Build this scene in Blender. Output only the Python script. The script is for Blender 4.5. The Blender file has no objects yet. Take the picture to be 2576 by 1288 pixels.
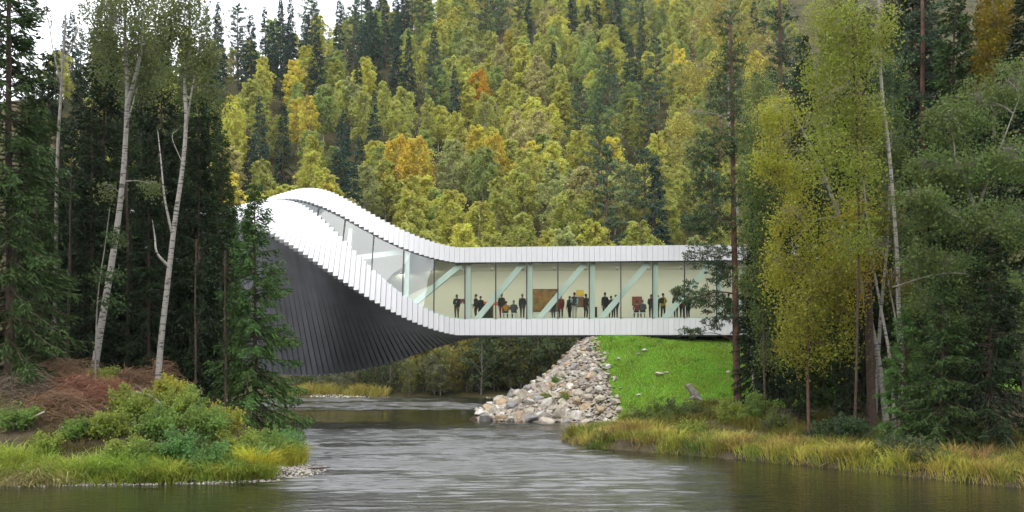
import bpy, bmesh, math, random
import numpy as np
from mathutils import Vector, Matrix

# ------------------------------------------------------------------ camera, sky, sun, exposure
scene = bpy.context.scene
COL = scene.collection
F_PX, HOR, EYE = 2771.0, 880.0, 5.0          # focal length and horizon in a 2576 px wide frame, eye height above the river
cam_d = bpy.data.cameras.new('camera')
cam = bpy.data.objects.new('camera', cam_d); COL.objects.link(cam)
cam.location = (0, 0, EYE); cam.rotation_euler = (math.radians(90), 0, 0)
cam_d.sensor_width = 36.0; cam_d.lens = F_PX / 2576 * 36; cam_d.shift_y = (HOR - 644) / 2576
cam_d.clip_start = 0.5; cam_d.clip_end = 3000
scene.camera = cam

SUN_EL, SUN_AZ = math.radians(48), math.radians(205)     # azimuth clockwise from +Y: behind the camera, a little to the left
world = bpy.data.worlds.new('World'); scene.world = world; world.use_nodes = True
wn, wl = world.node_tree.nodes, world.node_tree.links
wn.clear()
w_out = wn.new('ShaderNodeOutputWorld'); w_bg = wn.new('ShaderNodeBackground'); w_sky = wn.new('ShaderNodeTexSky')
w_sky.sky_type = 'NISHITA'; w_sky.sun_disc = False; w_sky.sun_elevation = SUN_EL; w_sky.sun_rotation = SUN_AZ
w_mix = wn.new('ShaderNodeMixRGB'); w_mix.inputs[0].default_value = 0.86
w_tc = wn.new('ShaderNodeTexCoord'); w_no = wn.new('ShaderNodeTexNoise'); w_no.inputs['Scale'].default_value = 3.2
w_no.inputs['Detail'].default_value = 6; w_no.inputs['Roughness'].default_value = 0.55
w_ra = wn.new('ShaderNodeValToRGB')
w_ra.color_ramp.elements[0].position = 0.35; w_ra.color_ramp.elements[0].color = (9.6, 9.9, 10.6, 1)
w_ra.color_ramp.elements[1].position = 0.68; w_ra.color_ramp.elements[1].color = (13.6, 13.6, 13.9, 1)
wl.new(w_tc.outputs['Generated'], w_no.inputs['Vector']); wl.new(w_no.outputs['Fac'], w_ra.inputs['Fac'])
wl.new(w_sky.outputs['Color'], w_mix.inputs[1]); wl.new(w_ra.outputs['Color'], w_mix.inputs[2])
wl.new(w_mix.outputs['Color'], w_bg.inputs['Color']); wl.new(w_bg.outputs['Background'], w_out.inputs['Surface'])
w_bg.inputs['Strength'].default_value = 0.15

sun_d = bpy.data.lights.new('sun', 'SUN'); sun_d.energy = 1.3; sun_d.angle = math.radians(60); sun_d.color = (1.0, 0.95, 0.87)
sun = bpy.data.objects.new('sun', sun_d); COL.objects.link(sun)
sd_ = Vector((math.sin(SUN_AZ) * math.cos(SUN_EL), math.cos(SUN_AZ) * math.cos(SUN_EL), math.sin(SUN_EL)))
sun.rotation_euler = (-sd_).to_track_quat('-Z', 'Y').to_euler(); sun.location = (0, 0, 120)

vs = scene.view_settings
vs.view_transform = 'Standard'; vs.look = 'None'; vs.gamma = 1.0; vs.use_curve_mapping = False; vs.exposure = 0.45
scene.cycles.use_denoising = True
scene.cycles.max_bounces = 6; scene.cycles.diffuse_bounces = 2; scene.cycles.glossy_bounces = 2; scene.cycles.transmission_bounces = 2
scene.cycles.use_adaptive_sampling = True; scene.cycles.adaptive_threshold = 0.025
scene.cycles.transparent_max_bounces = 8; scene.cycles.caustics_reflective = False; scene.cycles.caustics_refractive = False

# ------------------------------------------------------------------ helpers
def P(px, py, d):
    """the point seen at (px, py) of the 2576 px wide frame, d metres away"""
    return np.array([(px - 1288) * d / F_PX, d, EYE + (HOR - py) * d / F_PX])
def GX(px, d): return (px - 1288) * d / F_PX
def rng_(s): return np.random.RandomState(s)

class Acc:
    def __init__(s): s.V, s.F, s.n = [], [], 0
    def add(s, V, F):
        V = np.asarray(V, float); s.V.append(V); s.F.append(np.asarray(F, np.int64) + s.n); s.n += len(V)
    def empty(s): return s.n == 0

def mesh_np(name, V, F, mats, smooth=False, midx=None, seed=0):
    me = bpy.data.meshes.new(name)
    V = np.ascontiguousarray(V, np.float32); F = np.ascontiguousarray(F, np.int32); n, k = F.shape
    me.vertices.add(len(V)); me.vertices.foreach_set('co', V.ravel())
    me.loops.add(n * k); me.loops.foreach_set('vertex_index', F.ravel())
    me.polygons.add(n); me.polygons.foreach_set('loop_start', np.arange(0, n * k, k, dtype=np.int32))
    try: me.polygons.foreach_set('loop_total', np.full(n, k, np.int32))
    except Exception: pass
    me.polygons.foreach_set('use_smooth', np.full(n, bool(smooth)))
    for m in (mats if isinstance(mats, (list, tuple)) else [mats]): me.materials.append(m)
    if midx is not None: me.polygons.foreach_set('material_index', np.asarray(midx, np.int32))
    me.update(calc_edges=True)
    a = me.attributes.new('rnd', 'FLOAT', 'FACE')
    a.data.foreach_set('value', np.random.RandomState(seed + n % 977).rand(n).astype(np.float32))
    return me
def mesh_acc(name, acc, mats, smooth=False): return mesh_np(name, np.concatenate(acc.V), np.concatenate(acc.F), mats, smooth)

def link(name, data, parent=None, color=None):
    o = bpy.data.objects.new(name, data); COL.objects.link(o)
    if parent is not None: o.parent = parent
    if color is not None: o.color = (*color, 1)
    return o
def tag(o, label=None, cat=None, group=None, kind=None):
    if label: o['label'] = label
    if cat: o['category'] = cat
    if group: o['group'] = group
    if kind: o['kind'] = kind
    return o
def thing(name, label, cat, loc=(0, 0, 0), rz=0.0, group=None):
    o = link(name, None); o.location = loc; o.rotation_euler = (0, 0, rz); o.empty_display_size = 0.3
    return tag(o, label, cat, group)

BOXF = np.array([[0, 3, 2, 1], [4, 5, 6, 7], [0, 1, 5, 4], [1, 2, 6, 5], [2, 3, 7, 6], [3, 0, 4, 7]])
def box_v(x0, x1, y0, y1, z0, z1):
    return np.array([[x0, y0, z0], [x1, y0, z0], [x1, y1, z0], [x0, y1, z0], [x0, y0, z1], [x1, y0, z1], [x1, y1, z1], [x0, y1, z1]], float)
def box_mesh(name, b, m): return mesh_np(name, box_v(*b), BOXF, m)

def tube(acc, pts, rad, k=6):
    pts = np.asarray(pts, float); m = len(pts); rad = np.broadcast_to(np.asarray(rad, float), (m,))
    t = np.gradient(pts, axis=0); t /= np.linalg.norm(t, axis=1)[:, None] + 1e-9
    ref = np.array([0.0, 0, 1]) if abs(t[:, 2]).mean() < 0.8 else np.array([1.0, 0.1, 0])
    n = np.cross(t, ref); n /= np.linalg.norm(n, axis=1)[:, None] + 1e-9
    b = np.cross(t, n)
    a = np.arange(k) * 2 * math.pi / k
    V = pts[:, None] + rad[:, None, None] * (np.cos(a)[None, :, None] * n[:, None] + np.sin(a)[None, :, None] * b[:, None])
    i = np.arange(m - 1)[:, None] * k; j = np.arange(k)[None]; j2 = (j + 1) % k
    acc.add(V.reshape(-1, 3), np.stack([i + j, i + j2, i + k + j2, i + k + j], -1).reshape(-1, 4))

def unit(a): return a / (np.linalg.norm(a, axis=-1, keepdims=True) + 1e-9)
def leaves(acc, C, L, W, rng, dirs=None, flat=0.0):
    """rhombic leaf faces of length L and width W round the points C"""
    n = len(C)
    if n == 0: return
    a = unit(rng.normal(size=(n, 3))) if dirs is None else unit(dirs)
    b = rng.normal(size=(n, 3)); b[:, 2] *= 1 - flat
    b = unit(np.cross(a, b))
    L = np.broadcast_to(L, (n,))[:, None]; W = np.broadcast_to(W, (n,))[:, None]
    V = np.stack([C - a * L / 2, C + b * W / 2 - a * L * 0.08, C + a * L / 2, C - b * W / 2 - a * L * 0.08], 1).reshape(-1, 3)
    acc.add(V, np.arange(n * 4).reshape(n, 4))

def smooth_path(pts, n):
    """Catmull-Rom through pts"""
    p = np.asarray(pts, float); q = np.vstack([2 * p[0] - p[1], p, 2 * p[-1] - p[-2]])
    out = []
    ts = np.linspace(0, len(p) - 1, n)
    for t in ts:
        i = min(int(t), len(p) - 2); f = t - i
        a, b, c, d = q[i], q[i + 1], q[i + 2], q[i + 3]
        out.append(0.5 * (2 * b + (c - a) * f + (2 * a - 5 * b + 4 * c - d) * f * f + (3 * b - a - 3 * c + d) * f ** 3))
    return np.array(out)

# ------------------------------------------------------------------ materials
def new_mat(name):
    m = bpy.data.materials.new(name); m.use_nodes = True
    nt = m.node_tree; b = nt.nodes['Principled BSDF']
    return m, nt.nodes, nt.links, b
def pmat(name, col, rough=0.6, metal=0.0, spec=0.5, noise=0.0, nscale=4.0, bump=0.0, bscale=20.0, objcol=False):
    m, N, Lk, b = new_mat(name)
    b.inputs['Base Color'].default_value = (*col, 1); b.inputs['Roughness'].default_value = rough
    b.inputs['Metallic'].default_value = metal; b.inputs['Specular IOR Level'].default_value = spec
    tc = N.new('ShaderNodeTexCoord')
    src = None
    if objcol:
        oi = N.new('ShaderNodeObjectInfo'); src = oi.outputs['Color']
    if noise > 0:
        no = N.new('ShaderNodeTexNoise'); no.inputs['Scale'].default_value = nscale; no.inputs['Detail'].default_value = 6
        Lk.new(tc.outputs['Object'], no.inputs['Vector'])
        mr = N.new('ShaderNodeMapRange'); mr.inputs[1].default_value = 0.3; mr.inputs[2].default_value = 0.7
        mr.inputs[3].default_value = 1 - noise; mr.inputs[4].default_value = 1 + noise
        Lk.new(no.outputs['Fac'], mr.inputs[0])
        mx = N.new('ShaderNodeVectorMath'); mx.operation = 'SCALE'
        if src is not None: Lk.new(src, mx.inputs[0])
        else: mx.inputs[0].default_value = col
        Lk.new(mr.outputs[0], mx.inputs['Scale']); src = mx.outputs[0]
    if src is not None: Lk.new(src, b.inputs['Base Color'])
    if bump > 0:
        n2 = N.new('ShaderNodeTexNoise'); n2.inputs['Scale'].default_value = bscale; n2.inputs['Detail'].default_value = 5
        Lk.new(tc.outputs['Object'], n2.inputs['Vector'])
        bp = N.new('ShaderNodeBump'); bp.inputs['Strength'].default_value = bump; bp.inputs['Distance'].default_value = 0.05
        Lk.new(n2.outputs['Fac'], bp.inputs['Height']); Lk.new(bp.outputs['Normal'], b.inputs['Normal'])
    return m

def leaf_mat(name, transl=0.35, hue=0.035, val=0.4, rough=0.55, spec=0.25):
    """leaf colour = the object's own colour, each leaf a little different in hue and value"""
    m, N, Lk, b = new_mat(name)
    oi = N.new('ShaderNodeObjectInfo'); at = N.new('ShaderNodeAttribute'); at.attribute_name = 'rnd'
    wn_ = N.new('ShaderNodeTexWhiteNoise'); wn_.noise_dimensions = '1D'; Lk.new(at.outputs['Fac'], wn_.inputs['W'])
    hs = N.new('ShaderNodeHueSaturation')
    h = N.new('ShaderNodeMapRange'); h.inputs[3].default_value = 0.5 - hue; h.inputs[4].default_value = 0.5 + hue
    v = N.new('ShaderNodeMapRange'); v.inputs[3].default_value = 1 - val; v.inputs[4].default_value = 1 + val
    tc = N.new('ShaderNodeTexCoord'); no = N.new('ShaderNodeTexNoise'); no.inputs['Scale'].default_value = 0.55; no.inputs['Detail'].default_value = 3
    Lk.new(tc.outputs['Object'], no.inputs['Vector'])
    n2 = N.new('ShaderNodeMapRange'); n2.inputs[1].default_value = 0.3; n2.inputs[2].default_value = 0.7; Lk.new(no.outputs['Fac'], n2.inputs[0])
    def half(x):
        m_ = N.new('ShaderNodeMath'); m_.operation = 'MULTIPLY_ADD'; m_.inputs[1].default_value = 0.5; Lk.new(x, m_.inputs[0])
        m2 = N.new('ShaderNodeMath'); m2.operation = 'MULTIPLY'; m2.inputs[1].default_value = 0.5; Lk.new(n2.outputs[0], m2.inputs[0]); Lk.new(m2.outputs[0], m_.inputs[2]); return m_.outputs[0]
    Lk.new(half(at.outputs['Fac']), h.inputs[0]); Lk.new(half(wn_.outputs['Value']), v.inputs[0])
    Lk.new(h.outputs[0], hs.inputs['Hue']); Lk.new(v.outputs[0], hs.inputs['Value']); Lk.new(oi.outputs['Color'], hs.inputs['Color'])
    Lk.new(hs.outputs['Color'], b.inputs['Base Color']); b.inputs['Roughness'].default_value = rough
    b.inputs['Specular IOR Level'].default_value = spec
    tr = N.new('ShaderNodeBsdfTranslucent'); mx = N.new('ShaderNodeMixShader'); mx.inputs[0].default_value = transl
    Lk.new(hs.outputs['Color'], tr.inputs['Color'])
    Lk.new(b.outputs[0], mx.inputs[1]); Lk.new(tr.outputs[0], mx.inputs[2])
    Lk.new(mx.outputs[0], N['Material Output'].inputs['Surface'])
    return m

M = {}
M['leaf'] = leaf_mat('leaf', 0.5); M['needle'] = leaf_mat('needle', 0.15, 0.025, 0.4, 0.6, 0.2)
M['blade'] = leaf_mat('grass blade', 0.3, 0.035, 0.4, 0.6, 0.15)
M['bark_spruce'] = pmat('spruce bark', (0.075, 0.05, 0.035), 0.9, noise=0.4, nscale=6, bump=0.5)
M['bark_pine'] = pmat('pine bark', (0.1, 0.052, 0.034), 0.9, noise=0.5, nscale=3, bump=0.5)
M['bark_grey'] = pmat('grey bark', (0.22, 0.2, 0.17), 0.9, noise=0.35, nscale=4, bump=0.4)
M['bark_hill'] = pmat('pale hillside bark', (0.34, 0.31, 0.25), 0.9)
M['dead_twig'] = pmat('dead twigs', (0.2, 0.165, 0.13), 0.9, objcol=True)
def birch_bark():
    m, N, Lk, b = new_mat('birch bark')
    tc = N.new('ShaderNodeTexCoord'); mp = N.new('ShaderNodeMapping'); mp.inputs['Scale'].default_value = (1.6, 1.6, 7)
    no = N.new('ShaderNodeTexNoise'); no.inputs['Scale'].default_value = 1.5; no.inputs['Detail'].default_value = 5
    ra = N.new('ShaderNodeValToRGB')
    ra.color_ramp.elements[0].position = 0.36; ra.color_ramp.elements[0].color = (0.05, 0.045, 0.04, 1)
    ra.color_ramp.elements[1].position = 0.47; ra.color_ramp.elements[1].color = (0.31, 0.29, 0.255, 1)
    Lk.new(tc.outputs['Object'], mp.inputs[0]); Lk.new(mp.outputs[0], no.inputs['Vector']); Lk.new(no.outputs['Fac'], ra.inputs[0])
    Lk.new(ra.outputs[0], b.inputs['Base Color']); b.inputs['Roughness'].default_value = 0.75
    return m
M['bark_birch'] = birch_bark()
def ground_mat(name, c0, c1, c2, scale=0.6, bump=0.6):
    m, N, Lk, b = new_mat(name)
    tc = N.new('ShaderNodeTexCoord'); no = N.new('ShaderNodeTexNoise'); no.inputs['Scale'].default_value = scale; no.inputs['Detail'].default_value = 8
    ra = N.new('ShaderNodeValToRGB'); ra.color_ramp.elements[0].color = (*c0, 1); ra.color_ramp.elements[0].position = 0.33
    ra.color_ramp.elements[1].color = (*c2, 1); ra.color_ramp.elements[1].position = 0.7
    e = ra.color_ramp.elements.new(0.5); e.color = (*c1, 1)
    Lk.new(tc.outputs['Object'], no.inputs['Vector']); Lk.new(no.outputs['Fac'], ra.inputs[0]); Lk.new(ra.outputs[0], b.inputs['Base Color'])
    b.inputs['Roughness'].default_value = 0.95; b.inputs['Specular IOR Level'].default_value = 0.1
    n2 = N.new('ShaderNodeTexNoise'); n2.inputs['Scale'].default_value = 9; n2.inputs['Detail'].default_value = 6
    Lk.new(tc.outputs['Object'], n2.inputs['Vector'])
    bp = N.new('ShaderNodeBump'); bp.inputs['Strength'].default_value = bump; bp.inputs['Distance'].default_value = 0.15
    Lk.new(n2.outputs['Fac'], bp.inputs['Height']); Lk.new(bp.outputs[0], b.inputs['Normal'])
    return m
M['forest_floor'] = ground_mat('forest floor', (0.03, 0.03, 0.014), (0.06, 0.055, 0.022), (0.09, 0.075, 0.035), 0.25)
M['bank_soil'] = ground_mat('bank soil', (0.03, 0.025, 0.016), (0.07, 0.055, 0.035), (0.11, 0.09, 0.045), 1.2)
M['turf'] = ground_mat('turf', (0.07, 0.13, 0.016), (0.1, 0.2, 0.022), (0.14, 0.25, 0.03), 0.5)
M['gravel'] = ground_mat('gravel', (0.16, 0.145, 0.12), (0.3, 0.28, 0.25), (0.42, 0.4, 0.36), 6.0)
M['stone'] = pmat('stone', (0.4, 0.38, 0.34), 0.85, noise=0.28, nscale=2.5, bump=0.6, bscale=6, objcol=True)
M['white_panel'] = pmat('white aluminium panel', (0.68, 0.68, 0.7), 0.38, spec=0.4, noise=0.02, nscale=1.2, objcol=True)
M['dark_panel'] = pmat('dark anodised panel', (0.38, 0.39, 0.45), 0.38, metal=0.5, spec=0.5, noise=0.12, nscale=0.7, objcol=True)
M['dark_frame'] = pmat('dark frame', (0.03, 0.03, 0.04), 0.4)
M['shell'] = pmat('rear cladding', (0.5, 0.5, 0.52), 0.45)
M['steel_white'] = pmat('white painted steel', (0.78, 0.82, 0.82), 0.45)
M['wall_cream'] = pmat('gallery wall paint', (0.74, 0.73, 0.67), 0.8)
M['floor_gallery'] = pmat('gallery floor', (0.42, 0.41, 0.38), 0.5)
M['bench_white'] = pmat('bench lacquer', (0.9, 0.9, 0.9), 0.4)
M['black'] = pmat('black lacquer', (0.012, 0.012, 0.016), 0.5)
def glass_mat():
    m, N, Lk, b = new_mat('window glass'); N.remove(b)
    tr = N.new('ShaderNodeBsdfTransparent'); tr.inputs[0].default_value = (0.84, 0.94, 0.86, 1)
    gl = N.new('ShaderNodeBsdfGlossy'); gl.inputs['Roughness'].default_value = 0.02; gl.inputs['Color'].default_value = (0.93, 0.97, 0.98, 1)
    lw = N.new('ShaderNodeLayerWeight'); lw.inputs[0].default_value = 0.5
    pw = N.new('ShaderNodeMath'); pw.operation = 'POWER'; pw.inputs[1].default_value = 4.0; Lk.new(lw.outputs['Facing'], pw.inputs[0])
    fr = N.new('ShaderNodeMapRange'); fr.inputs[3].default_value = 0.15; fr.inputs[4].default_value = 0.95; Lk.new(pw.outputs[0], fr.inputs[0])
    mx = N.new('ShaderNodeMixShader')
    Lk.new(fr.outputs[0], mx.inputs[0]); Lk.new(tr.outputs[0], mx.inputs[1]); Lk.new(gl.outputs[0], mx.inputs[2])
    Lk.new(mx.outputs[0], N['Material Output'].inputs['Surface'])
    return m
M['glass'] = glass_mat()
def water_mat():
    m, N, Lk, b = new_mat('river water')
    b.inputs['Base Color'].default_value = (0.018, 0.018, 0.01, 1); b.inputs['Roughness'].default_value = 0.04; b.inputs['IOR'].default_value = 1.5
    b.inputs['Specular IOR Level'].default_value = 1.0
    ch = N.new('ShaderNodeAttribute'); ch.attribute_name = 'chop'                    # unseen small chop roughens the lively water
    rg = N.new('ShaderNodeMapRange'); rg.inputs[3].default_value = 0.03; rg.inputs[4].default_value = 0.33; Lk.new(ch.outputs['Fac'], rg.inputs[0]); Lk.new(rg.outputs[0], b.inputs['Roughness'])
    geo = N.new('ShaderNodeNewGeometry')
    mp = N.new('ShaderNodeMapping'); mp.inputs['Scale'].default_value = (1.6, 7.0, 1); Lk.new(geo.outputs['Position'], mp.inputs[0])
    no = N.new('ShaderNodeTexNoise'); no.inputs['Scale'].default_value = 1; no.inputs['Detail'].default_value = 3; Lk.new(mp.outputs[0], no.inputs['Vector'])
    bp = N.new('ShaderNodeBump'); bp.inputs['Strength'].default_value = 0.3; bp.inputs['Distance'].default_value = 0.08
    Lk.new(no.outputs['Fac'], bp.inputs['Height']); Lk.new(bp.outputs[0], b.inputs['Normal'])
    return m
M['water'] = water_mat()

# ------------------------------------------------------------------ terrain
def interp(x, xs, ys): return np.interp(x, xs, ys)
def sdist(X, Y, poly):
    """distance inside a polygon (negative outside)"""
    p = np.asarray(poly, float); X = np.asarray(X, float); Y = np.asarray(Y, float)
    d2 = np.full(X.shape, 1e18); ins = np.zeros(X.shape, bool)
    for (x0, y0), (x1, y1) in zip(p, np.roll(p, -1, axis=0)):
        ex, ey = x1 - x0, y1 - y0
        t = np.clip(((X - x0) * ex + (Y - y0) * ey) / (ex * ex + ey * ey), 0, 1)
        d2 = np.minimum(d2, (X - x0 - t * ex) ** 2 + (Y - y0 - t * ey) ** 2)
        c = (y0 > Y) != (y1 > Y)
        with np.errstate(divide='ignore', invalid='ignore'): ins ^= c & (X < ex * (Y - y0) / (ey if ey else 1e-9) + x0)
    return np.where(ins, 1, -1) * np.sqrt(d2)
_r = rng_(5); _ph = _r.rand(14, 3) * 6.28; _fr = np.concatenate([_r.uniform(0.15, 0.5, 7), _r.uniform(0.6, 2.0, 7)])
_an = _r.rand(14) * 6.28
def wavy(X, Y):
    s = 0
    for i in range(14): s = s + np.sin((X * math.cos(_an[i]) + Y * math.sin(_an[i])) * _fr[i] + _ph[i, 0]) / (1 + _fr[i] * 2.2)
    return s * 0.25
LEFT_POLY = [(-70, 39), (-30, 40.0), (-18.7, 40.6), (-14.6, 41.2), (-11.5, 41.6), (-9.6, 42.2), (-8.1, 44.4), (-8.6, 47.5), (-10.0, 51.5), (-12.0, 60), (-13.2, 67), (-15.5, 77), (-20, 84), (-35, 92), (-70, 96)]
RIGHT_POLY = [(2.6, 59.7), (4.3, 55.9), (7.9, 52.9), (10.9, 49.5), (13.6, 46.5), (15.8, 43.3), (18.5, 39.8), (24, 34), (60, 10), (160, 10), (160, 116), (20, 116), (10, 110), (8.5, 80), (7.6, 70), (5.5, 63.5), (3.0, 60.8)]
def left_h(X, Y):
    s = sdist(X, Y, LEFT_POLY)
    k = np.clip((Y - 60) / 20, 0, 1)
    z = interp(s, [-6, -1.5, 0, 1.0, 3, 6, 12, 25, 60], [-1.6, -0.5, -0.03, 0.4, 1.4, 2.6, 3.6, 4.2, 5])
    tip = np.clip((-9.6 - X) / 3.5, 0, 1)
    return np.where(z > 0, z * (0.25 + 0.75 * tip) * (1 - 0.35 * k) + wavy(X * 1.3, Y * 1.3) * 0.18 * np.clip(s, 0, 1), z)
CTRL = np.array([(5.7, 85, 5.95), (5.7, 95, 5.5), (12, 85.2, 6.02), (20, 85.2, 6.02), (30, 85.2, 6.0), (12, 100, 5.9), (30, 100, 5.9), (45, 90, 6), (45, 75, 2.5),
    (4.5, 84, 4.6), (3.4, 83, 3.3), (1.2, 82, 2.1), (-0.5, 80.5, 1.2), (-2.4, 78.6, 0.25), (-4.2, 77.3, -0.9), (3, 92, 1.6), (-1, 88, -0.8), (5.7, 105, 2), (-4, 84, -1.5),
    (0, 77, 0.0), (3, 76.5, 0.02), (7.3, 76, 0.1), (0, 75, -0.9), (4, 74, -0.9), (7, 73.2, -0.4), (4.5, 80, 2.5), (6.3, 79, 2.9),
    (8.3, 80, 3.9), (12, 80, 4.2), (20, 80, 4.2), (30, 80, 4.2), (8.6, 75.5, 1.3), (12, 74, 1.8), (16, 74, 1.9), (22, 74, 2.1), (30, 74, 2.3), (9, 71, 0.5), (12, 70, 0.9), (20, 69, 1.3), (30, 68, 1.4), (7, 68, -0.6)])
def _tps(r): return np.where(r > 0, r * r * np.log(r + 1e-9), 0)
_n = len(CTRL); _K = _tps(np.hypot(CTRL[:, None, 0] - CTRL[None, :, 0], CTRL[:, None, 1] - CTRL[None, :, 1])) + np.eye(_n) * 0.4
_Pm = np.c_[np.ones(_n), CTRL[:, :2]]
_W = np.linalg.solve(np.block([[_K, _Pm], [_Pm.T, np.zeros((3, 3))]]), np.r_[CTRL[:, 2], np.zeros(3)])
def mound_h(X, Y):
    X = np.asarray(X, float); Y = np.asarray(Y, float); s = _W[_n] + _W[_n + 1] * X + _W[_n + 2] * Y
    for i in range(_n): s = s + _W[i] * _tps(np.hypot(X - CTRL[i, 0], Y - CTRL[i, 1]))
    m = (X > -9) & (X < 46) & (Y > 66) & (Y < 108)
    return np.where(m, np.minimum(s, 6.04), -2.0)
def right_h(X, Y):
    s = sdist(X, Y, RIGHT_POLY)
    z = interp(s, [-6, -1, 0, 0.35, 3, 10, 20, 60], [-1.6, -0.5, -0.03, 0.38, 0.75, 1.5, 2.2, 4])
    z = np.where(z > 0.2, z + wavy(X * 1.4 + 9, Y * 1.4) * 0.12, z)
    return np.maximum(z, mound_h(X, Y))
def hill_crest(X): return np.interp(X, [-260, -150, -90, -60, -20, 40, 120, 260], [40, 44, 50, 60, 96, 130, 150, 160])
def base_h(X, Y):
    """far bank and wooded hill"""
    shore = Y - 115 - np.where(X < -24, (-24 - X) * -0.28, 0) + np.sin(X * 0.21) * 1.2
    z = interp(shore, [-12, -1.5, 0, 2.5, 8, 14, 600], [-1.6, -0.5, -0.02, 0.5, 1.2, 2.0, 2.0 + 586 * 0.55])
    zc = hill_crest(X); z = np.where(z > zc - 8, zc - 8 + 8 * np.tanh(np.maximum(z - zc + 8, 0) / 8) , z)
    back = np.clip(-30 - Y, 0, 160) * 0.45                                   # unseen slope added behind the viewer so the straight glass reflects dark
    z = np.where(Y < -30, -1.6 + back + wavy(X * 0.2, Y * 0.2) * 3 * np.clip(back / 10, 0, 1), z)
    return z + np.where(shore > 14, wavy(X * 0.3, Y * 0.3) * 1.5, 0)

def sheet(name, hf, x0, x1, y0, y1, nx, ny, mat, kind='structure', xs=None, ys=None, mf=None):
    xs = np.linspace(x0, x1, nx) if xs is None else xs; ys = np.linspace(y0, y1, ny) if ys is None else ys
    nx, ny = len(xs), len(ys)
    Xg, Yg = np.meshgrid(xs, ys); Z = hf(Xg, Yg)
    i = (np.arange(ny - 1)[:, None] * nx + np.arange(nx - 1)[None]).ravel()
    o = link(name, mesh_np(name, np.c_[Xg.ravel(), Yg.ravel(), Z.ravel()], np.stack([i, i + 1, i + nx + 1, i + nx], 1), mat, smooth=True, midx=None if mf is None else mf(Xg.ravel()[i], Yg.ravel()[i])))
    return tag(o, kind=kind)
xs = np.concatenate([np.linspace(-420, -130, 8), np.linspace(-125, 125, 126), np.linspace(130, 420, 8)])
ys = np.concatenate([np.linspace(-330, -260, 3), np.linspace(-240, 96, 40), np.linspace(98, 150, 53), np.linspace(153, 420, 90), np.linspace(430, 560, 6)])
sheet('hillside_ground', base_h, 0, 0, 0, 0, 0, 0, M['forest_floor'], xs=xs, ys=ys)
def left_sheet_h(X, Y): return left_h(X, Y)
sheet('left_bank_ground', left_sheet_h, -60, -6, 37, 96, 150, 170, M['bank_soil'])
def right_sheet_h(X, Y): return right_h(X, Y)
def stone_edge(Y): return np.interp(Y, [70, 74, 76, 79, 83, 85], [7.6, 7.0, 6.6, 6.0, 5.5, 5.3])     # where the stone slope ends and the turf begins
def turf_f(X, Y): return ((X > stone_edge(Y) + np.interp(Y, [70, 82, 84], [0.9, 0.8, 0.2]) + wavy(X * 3, Y * 3) * 0.4) & (Y < 84.4) & (Y > 69 + wavy(X * 2, 5) * 1.5) & (X < 40)).astype(int)
sheet('right_bank_ground', right_sheet_h, -6, 60, 34, 112, 240, 280, [M['bank_soil'], M['turf']], mf=turf_f)
def smst(x, a, b): t = np.clip((x - a) / (b - a), 0, 1); return t * t * (3 - 2 * t)
def current(X, Y):
    """how rough the river runs: lively in mid stream and in the riffle under the far bank, calm along both banks and in the pool before the riffle"""
    big = wavy(X * 0.9, Y * 2.2 + 3)
    right = 1 - 0.93 * smst(X - (60 - Y) * 0.16 + big * 2.0, 1.0, 7.0)
    left = np.maximum(0.05 + 0.95 * smst(X + big, -11.0, -5.5), smst(Y + big * 4, 42.5, 47))
    pool = 1 - 0.97 * smst(Y + big, 72.5, 77) * (1 - smst(Y + big * 0.6, 90, 93))
    lee = 1 - 0.8 * smst(Y, 43.0, 45.5) * (1 - smst(Y, 45.5, 47.5)) * (1 - smst(X, -6.5, -2.5))      # slack water behind the gravel tip
    patch = 0.5 + 0.5 * smst(wavy(X * 0.6 + 20, Y * 2.6) + 0.5 * wavy(X * 1.5, Y * 5 + 7), -0.4, 0.2)
    near = 0.35 + 0.65 * smst(Y + big * 5, 36, 44)
    return np.clip(right * left * pool * lee * patch * near, 0.0, 1) + 0.015
def wave_h(X, Y):
    r = rng_(88); z = np.zeros_like(X)
    for i in range(46):
        lam = 0.36 * 3.6 ** r.rand(); a = math.pi / 2 + r.normal() * 0.33; k = 2 * math.pi / lam
        z += 0.0056 * lam ** 0.9 * np.sin(k * (X * math.cos(a) * 0.8 + Y * math.sin(a)) + r.rand() * 6.28 + 1.3 * np.sin(X * r.uniform(0.2, 0.7) + Y * r.uniform(0.1, 0.5)))
    return z * current(X, Y) * WAVE
WAVE = 1.5
xw = np.concatenate([[-420, -300, -90, -50], np.linspace(-34, 30, 250), [50, 90, 300, 420]])
yw = np.concatenate([[-330, -200, 0, 20], np.linspace(31, 60, 400), np.linspace(60.1, 118, 480), [125, 140]])
def water_h(X, Y): return np.where((abs(X) < 40) & (Y > 25) & (Y < 120), wave_h(X, Y), 0.0)
rw = sheet('river_water', water_h, 0, 0, 0, 0, 0, 0, M['water'], xs=xw, ys=yw)
Xg_, Yg_ = np.meshgrid(xw, yw); at_ = rw.data.attributes.new('chop', 'FLOAT', 'POINT'); at_.data.foreach_set('value', np.clip(current(Xg_, Yg_), 0, 1).astype(np.float32).ravel())
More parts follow.
